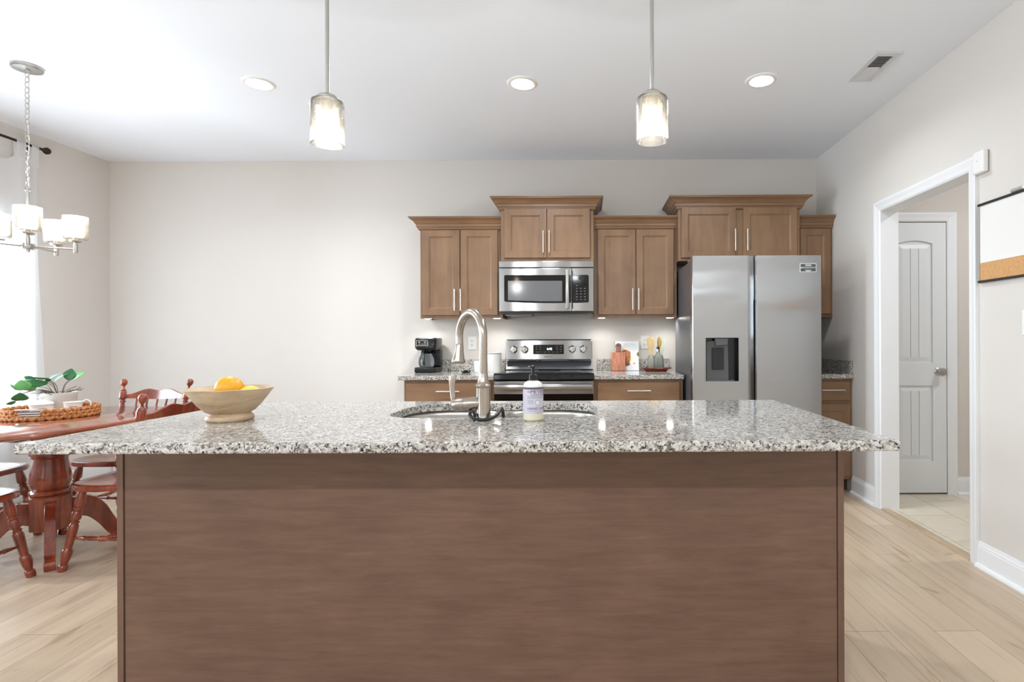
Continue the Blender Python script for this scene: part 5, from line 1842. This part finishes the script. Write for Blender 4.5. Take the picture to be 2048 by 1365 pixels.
def make_chair():
    """local frame: seat faces +Y, origin on the floor under the seat centre"""
    t = thing('dining_chair', '', 'chair', (0, 0, 0), 'turned wood dining chairs round the table')
    sz = 0.44
    n = 40

    def so(k, z, dip=0):
        out = []
        for i in range(n):
            th = 2 * math.pi * i / n
            c, s = math.cos(th), math.sin(th)
            e = 0.62
            w = 0.222 if s > 0 else 0.205
            out.append((k * w * math.copysign(abs(c) ** e, c), k * 0.215 * math.copysign(abs(s) ** e, s), z))
        return out
    MB().rings([so(0.9, sz - 0.034), so(0.985, sz - 0.03), so(1.0, sz - 0.018), so(0.985, sz - 0.004), so(0.95, sz), so(0.8, sz - 0.003), so(0.5, sz - 0.013), so(0.15, sz - 0.012)]).build('seat', 'cherry', t)
    legs = {}
    for sx in (-1, 1):
        for sy in (-1, 1):
            a = Vector((sx * 0.15, sy * 0.135, sz - 0.032))
            b = Vector((sx * 0.20, sy * 0.20, 0.0))
            legs[sx, sy] = (a, b)
            turned(MB(), a, b, 0.0205, 'leg').build('leg', 'cherry', t, angle=52)

    def on(l, f):
        a, b = legs[l]
        return a + (b - a) * f
    for sx in (-1, 1):
        turned(MB(), on((sx, -1), 0.60), on((sx, 1), 0.60), 0.0115, 'stretcher', 12).build('stretcher', 'cherry', t)
    turned(MB(), (on((-1, -1), 0.6) + on((-1, 1), 0.6)) / 2, (on((1, -1), 0.6) + on((1, 1), 0.6)) / 2, 0.0115, 'stretcher', 12).build('stretcher', 'cherry', t)
    top = 0.907
    back = -0.272
    for sx in (-1, 1):
        turned(MB(), (sx * 0.234, back, top), (sx * 0.185, -0.165, sz - 0.006), 0.0205, 'post', 24).build('back_post', 'cherry', t, angle=52)
    # crest rail: shaped top, bowed backwards
    m = MB()
    rs = []
    k = 24
    for i in range(k + 1):
        f = i / k
        x = -0.217 + 0.434 * f
        u = abs(2 * f - 1)
        h = 0.026 + 0.046 * (0.5 + 0.5 * math.cos(math.pi * min(1, max(0, (u - 0.25) / 0.72)))) - 0.012 * math.exp(-(u / 0.2) ** 2)
        zb = 0.772 - 0.004 * math.cos(math.pi * (u))
        yb = back + 0.026 - 0.028 * (1 - u * u)
        rs.append([(x, yb + 0.009, zb), (x, yb - 0.009, zb), (x, yb - 0.017, zb + h - 0.003), (x, yb - 0.011, zb + h), (x, yb - 0.002, zb + h - 0.002)])
    m.rings(rs).build('crest_rail', 'cherry', t, smooth=True)
    for i in range(5):
        f = (i + 1) / 6
        u = abs(2 * f - 1)
        xt = -0.205 + 0.41 * f
        yb = back + 0.026 - 0.028 * (1 - u * u)
        m = MB().lathe([(0.006, 0), (0.0075, 0.2), (0.0105, 0.5), (0.011, 0.62), (0.0075, 0.66), (0.010, 0.7), (0.0075, 0.85), (0.006, 1.0)], (xt, yb, 0.777), (xt * 0.85, -0.17, sz - 0.008), 12)
        m.build('spindle', 'cherry', t)
    return t


CH = [((-2.985, 3.47), math.pi + math.radians(-1), 'red wood dining chair behind the table, its whole crest rail in view'),
      ((-2.462, 2.93), math.pi / 2 - math.radians(3.5), 'red wood dining chair nearest the island, its crest rail half hidden by the bowl'),
      ((-2.985, 2.50), math.radians(-4), 'red wood dining chair at the left frame edge, its near leg beside the pedestal foot'),
      ((-3.52, 3.06), -math.pi / 2 + math.radians(3), 'red wood dining chair left of the pedestal, on the window side of the table')]
chair0 = make_chair()
for i, (xy, rz, lab) in enumerate(CH):
    c = chair0 if i == 0 else dup(chair0)
    c.location = (xy[0], xy[1], 0)
    c.rotation_euler = (0, 0, rz)
    c['label'] = lab


# ------------------------------------------------------------------ tray, plant and china on the table
def table_things():
    cx, cy, z = -3.045, 3.07, TZ
    R = 0.198
    t = thing('woven_tray', 'round woven tray on the dining table holding the plant and china', 'tray', (cx, cy, z))
    MB().lathe([(0.002, z), (R - 0.012, z), (R - 0.006, z + 0.008), (0.002, z + 0.008)], (cx, cy, 0), None, 48).build('tray_floor', 'weave', t)
    # carved grip in the near side
    gap0, gap1 = math.radians(-91), math.radians(-60)
    gc = math.radians(-75)
    # plaited wall: fat strands leaning alternately
    w = MB()
    n = 72
    rows = 3
    for row in range(rows):
        zc = z + 0.012 + row * 0.0185
        for i in range(n):
            th = 2 * math.pi * i / n
            d0 = (th - gap0) % (2 * math.pi)
            if row > 0 and d0 < gap1 - gap0:
                continue
            s = 1 if (i + row) % 2 else -1
            p = Vector((cx + R * math.cos(th), cy + R * math.sin(th), zc))
            tg = Vector((-math.sin(th), math.cos(th), 0))
            up = Vector((0, 0, 1))
            ax = (tg * 0.75 + up * (0.65 * s)).normalized()
            w.lathe([(0.003, 0), (0.0085, 0.2), (0.0105, 0.5), (0.0085, 0.8), (0.003, 1.0)], p - ax * 0.0165, p + ax * 0.0165, 8)
    w.build('plaited_wall', 'weave', t)
    hb = MB().tube([(cx + R * math.cos(gap0 + (gap1 - gap0) * i / 10), cy + R * math.sin(gap0 + (gap1 - gap0) * i / 10), z + 0.062) for i in range(11)], 0.0035, 8)
    hb.build('grip_wire', 'pot', t)
    zf = z + 0.0085
    # napkin inside the grip
    nk = MB()
    nx, ny = cx + 0.148 * math.cos(gc), cy + 0.148 * math.sin(gc)
    ux = Vector((math.cos(gc + math.pi / 2), math.sin(gc + math.pi / 2), 0))
    uy = Vector((math.cos(gc), math.sin(gc), 0))
    nt = thing('folded_napkins', 'folded white napkins with dark stripes in the near side of the woven tray', 'napkins', (nx, ny, zf))
    for k in range(3):
        c = Vector((nx, ny, zf + 0.0075 + k * 0.0125)) + uy * (0.002 * k)
        MB().obox(c, ux * 0.052, uy * 0.022, Vector((0, 0, 0.0048))).build('napkin', 'ceramic', nt, bevel=0.003)
        MB().obox(c + Vector((0, 0, 0.0058)), ux * 0.052, uy * 0.0225, Vector((0, 0, 0.0009))).build('stripe', 'navy', nt, smooth=False)

    # plant pot
    px, py = -3.10, 3.17
    t = thing('potted_plant', 'leafy green plant in an off-white pot on the woven tray', 'potted plant', (px, py, zf))
    MB().lathe([(0.002, zf), (0.064, zf), (0.07, zf + 0.005), (0.0785, zf + 0.10), (0.081, zf + 0.104), (0.081, zf + 0.122), (0.076, zf + 0.122), (0.072, zf + 0.098), (0.002, zf + 0.098)], (px, py, 0), None, 40).build('pot', 'pot', t)
    MB().lathe([(0.071, zf + 0.0985), (0.04, zf + 0.106), (0.002, zf + 0.108)], (px, py, 0), None, 28, (True, False)).build('soil', 'soil', t)

    def Q(u, v, Y):                     # crop pixel of the plant close-up -> room
        return PX(u / 9.752, 730 + v / 9.752, Y)
    root = Vector((px, py, zf + 0.10))
    view = Vector((px, py, zf + 0.15)) - Vector((0, 0, CAMZ))
    view.normalize()
    leaves = [((1340, 300), (1400, 75), 15, 0.9, 0, 3.13), ((1050, 345), (1350, 165), 9, 0.25, 0, 3.10), ((950, 290), (1230, 160), 8, 0.3, 0, 3.2), ((1385, 285), (1655, 150), 12, 0.5, 1, 3.22),
              ((930, 360), (415, 320), 13, 0.65, 0, 3.08), ((470, 490), (400, 300), 20, 0.95, 1, 3.05), ((700, 300), (465, 230), 9, 0.7, 0, 3.2), ((945, 265), (640, 240), 5, 0.4, 0, 3.22), ((400, 495), (195, 380), 5, 0.5, 0, 3.06),
              ((395, 700), (390, 545), 19, 0.95, 0, 3.02), ((310, 715), (110, 770), 6, 0.6, 0, 3.0), ((960, 330), (900, 260), 7, 0.8, 0, 3.1), ((720, 425), (480, 480), 11, 0.45, 1, 3.1)]  # last leaf takes the lighter green to stand in for its glare
    stems = MB()
    for (b, tp, wpx, face, li, Y) in leaves:
        A, B = Q(*b, Y), Q(*tp, Y + (0.02 if tp[0] > b[0] else -0.02))
        ax = B - A
        L = ax.length
        ax.normalize()
        sd_f = ax.cross(view).normalized()
        sd = (sd_f * face + view * (1 - face)).normalized()
        nn = ax.cross(sd).normalized()
        wd = wpx * Y / F / 1.45
        m = MB()
        rows = []
        for i in range(11):
            f = i / 10
            wv = wd * (math.sin(math.pi * min(1, f * 0.93 + 0.05)) ** 0.75) * (1 - 0.35 * f) * 1.15
            c = A + ax * (L * f) + nn * (0.06 * L * math.sin(math.pi * f))
            rows.append([c - sd * wv + nn * wv * 0.22, c - sd * wv * 0.5 + nn * wv * 0.06, c, c + sd * wv * 0.5 + nn * wv * 0.06, c + sd * wv + nn * wv * 0.22])
        m.rings(rows, closed=False)
        m.build('leaf', 'leaf_light' if li else 'leaf', t, thick=0.0008)
        mid = (root + A) / 2 + Vector((0, 0, 0.015))
        rr = root + Vector(((A.x - root.x) * 0.25, (A.y - root.y) * 0.25, 0))
        if rr.z > A.z:
            rr = root + Vector(((A.x - root.x) * 0.45, (A.y - root.y) * 0.45, 0.03))
            mid = (rr + A) / 2 + Vector(((A.x - root.x) * 0.2, (A.y - root.y) * 0.2, 0.015))
        stems.tube(smooth_path([root + Vector((0, 0, -0.004)), rr + Vector((0, 0, 0.012)), mid, A], 5), 0.0016, 6)
    stems.build('stems', 'twig', t)
    random.seed(11)
    tw = MB()
    for k in range(16):
        a0 = random.uniform(-2.6, 0.9)
        p = root + Vector((0.02 * math.cos(a0), 0.02 * math.sin(a0), 0.01))
        pts = [p]
        for s in range(5):
            a0 += random.uniform(-0.5, 0.5)
            p = p + Vector((0.021 * math.cos(a0), 0.021 * math.sin(a0), random.uniform(-0.002, 0.012)))
            pts.append(p)
        tw.tube(smooth_path(pts, 3), 0.0021, 5)
    tw.build('dry_twigs', 'twig', t)

    def china(name, label, x, y, r, h, lid, handle):
        t = thing(name, label, 'china', (x, y, zf))
        b = MB().lathe([(0.002, zf), (r * 0.72, zf), (r * 0.8, zf + h * 0.06), (r * 0.9, zf + h * 0.35), (r * 0.94, zf + h * 0.7), (r * 1.0, zf + h * 0.93), (r * 1.06, zf + h), (r * 1.02, zf + h), (r * 0.9, zf + h * 0.9), (r * 0.86, zf + h * 0.35), (0.002, zf + h * 0.1)], (x, y, 0), None, 36).build('body', 'ceramic', t)
        d = MB()
        a0 = math.atan2(-y, -x)
        for k in range(7):
            a = a0 + (k - 3) * 0.12
            q = Vector((x + r * 0.945 * math.cos(a), y + r * 0.945 * math.sin(a), zf + h * (0.66 + 0.03 * (k % 2))))
            d.sphere(q, 0.0026, 8)
        d.build('floral_band', 'print_grey', b)
        if lid:
            MB().lathe([(r * 1.02, zf + h + 0.0005), (r * 0.9, zf + h + 0.009), (r * 0.5, zf + h + 0.018), (r * 0.2, zf + h + 0.023), (r * 0.16, zf + h + 0.030), (r * 0.3, zf + h + 0.037), (r * 0.28, zf + h + 0.044), (0.002, zf + h + 0.047)], (x, y, 0), None, 32).build('lid', 'ceramic', t)
        if handle:
            u = Vector((0.75, 0.66, 0))
            c = Vector((x, y, zf + h * 0.62))
            MB().tube(smooth_path([c + u * r * 0.9 + Vector((0, 0, h * 0.32)), c + u * r * 1.35 + Vector((0, 0, h * 0.48)), c + u * r * 1.75 + Vector((0, 0, h * 0.22)), c + u * r * 1.55 + Vector((0, 0, -h * 0.15)), c + u * r * 0.88 + Vector((0, 0, -h * 0.3))]), 0.0038, 8).build('handle', 'ceramic', t)
    china('sugar_bowl', 'white lidded china sugar bowl at the front of the woven tray', -3.065, 3.03, 0.052, 0.068, True, False)
    china('creamer_jug', 'white china creamer with a loop handle, right of the sugar bowl', -2.93, 3.075, 0.042, 0.075, False, True)


table_things()
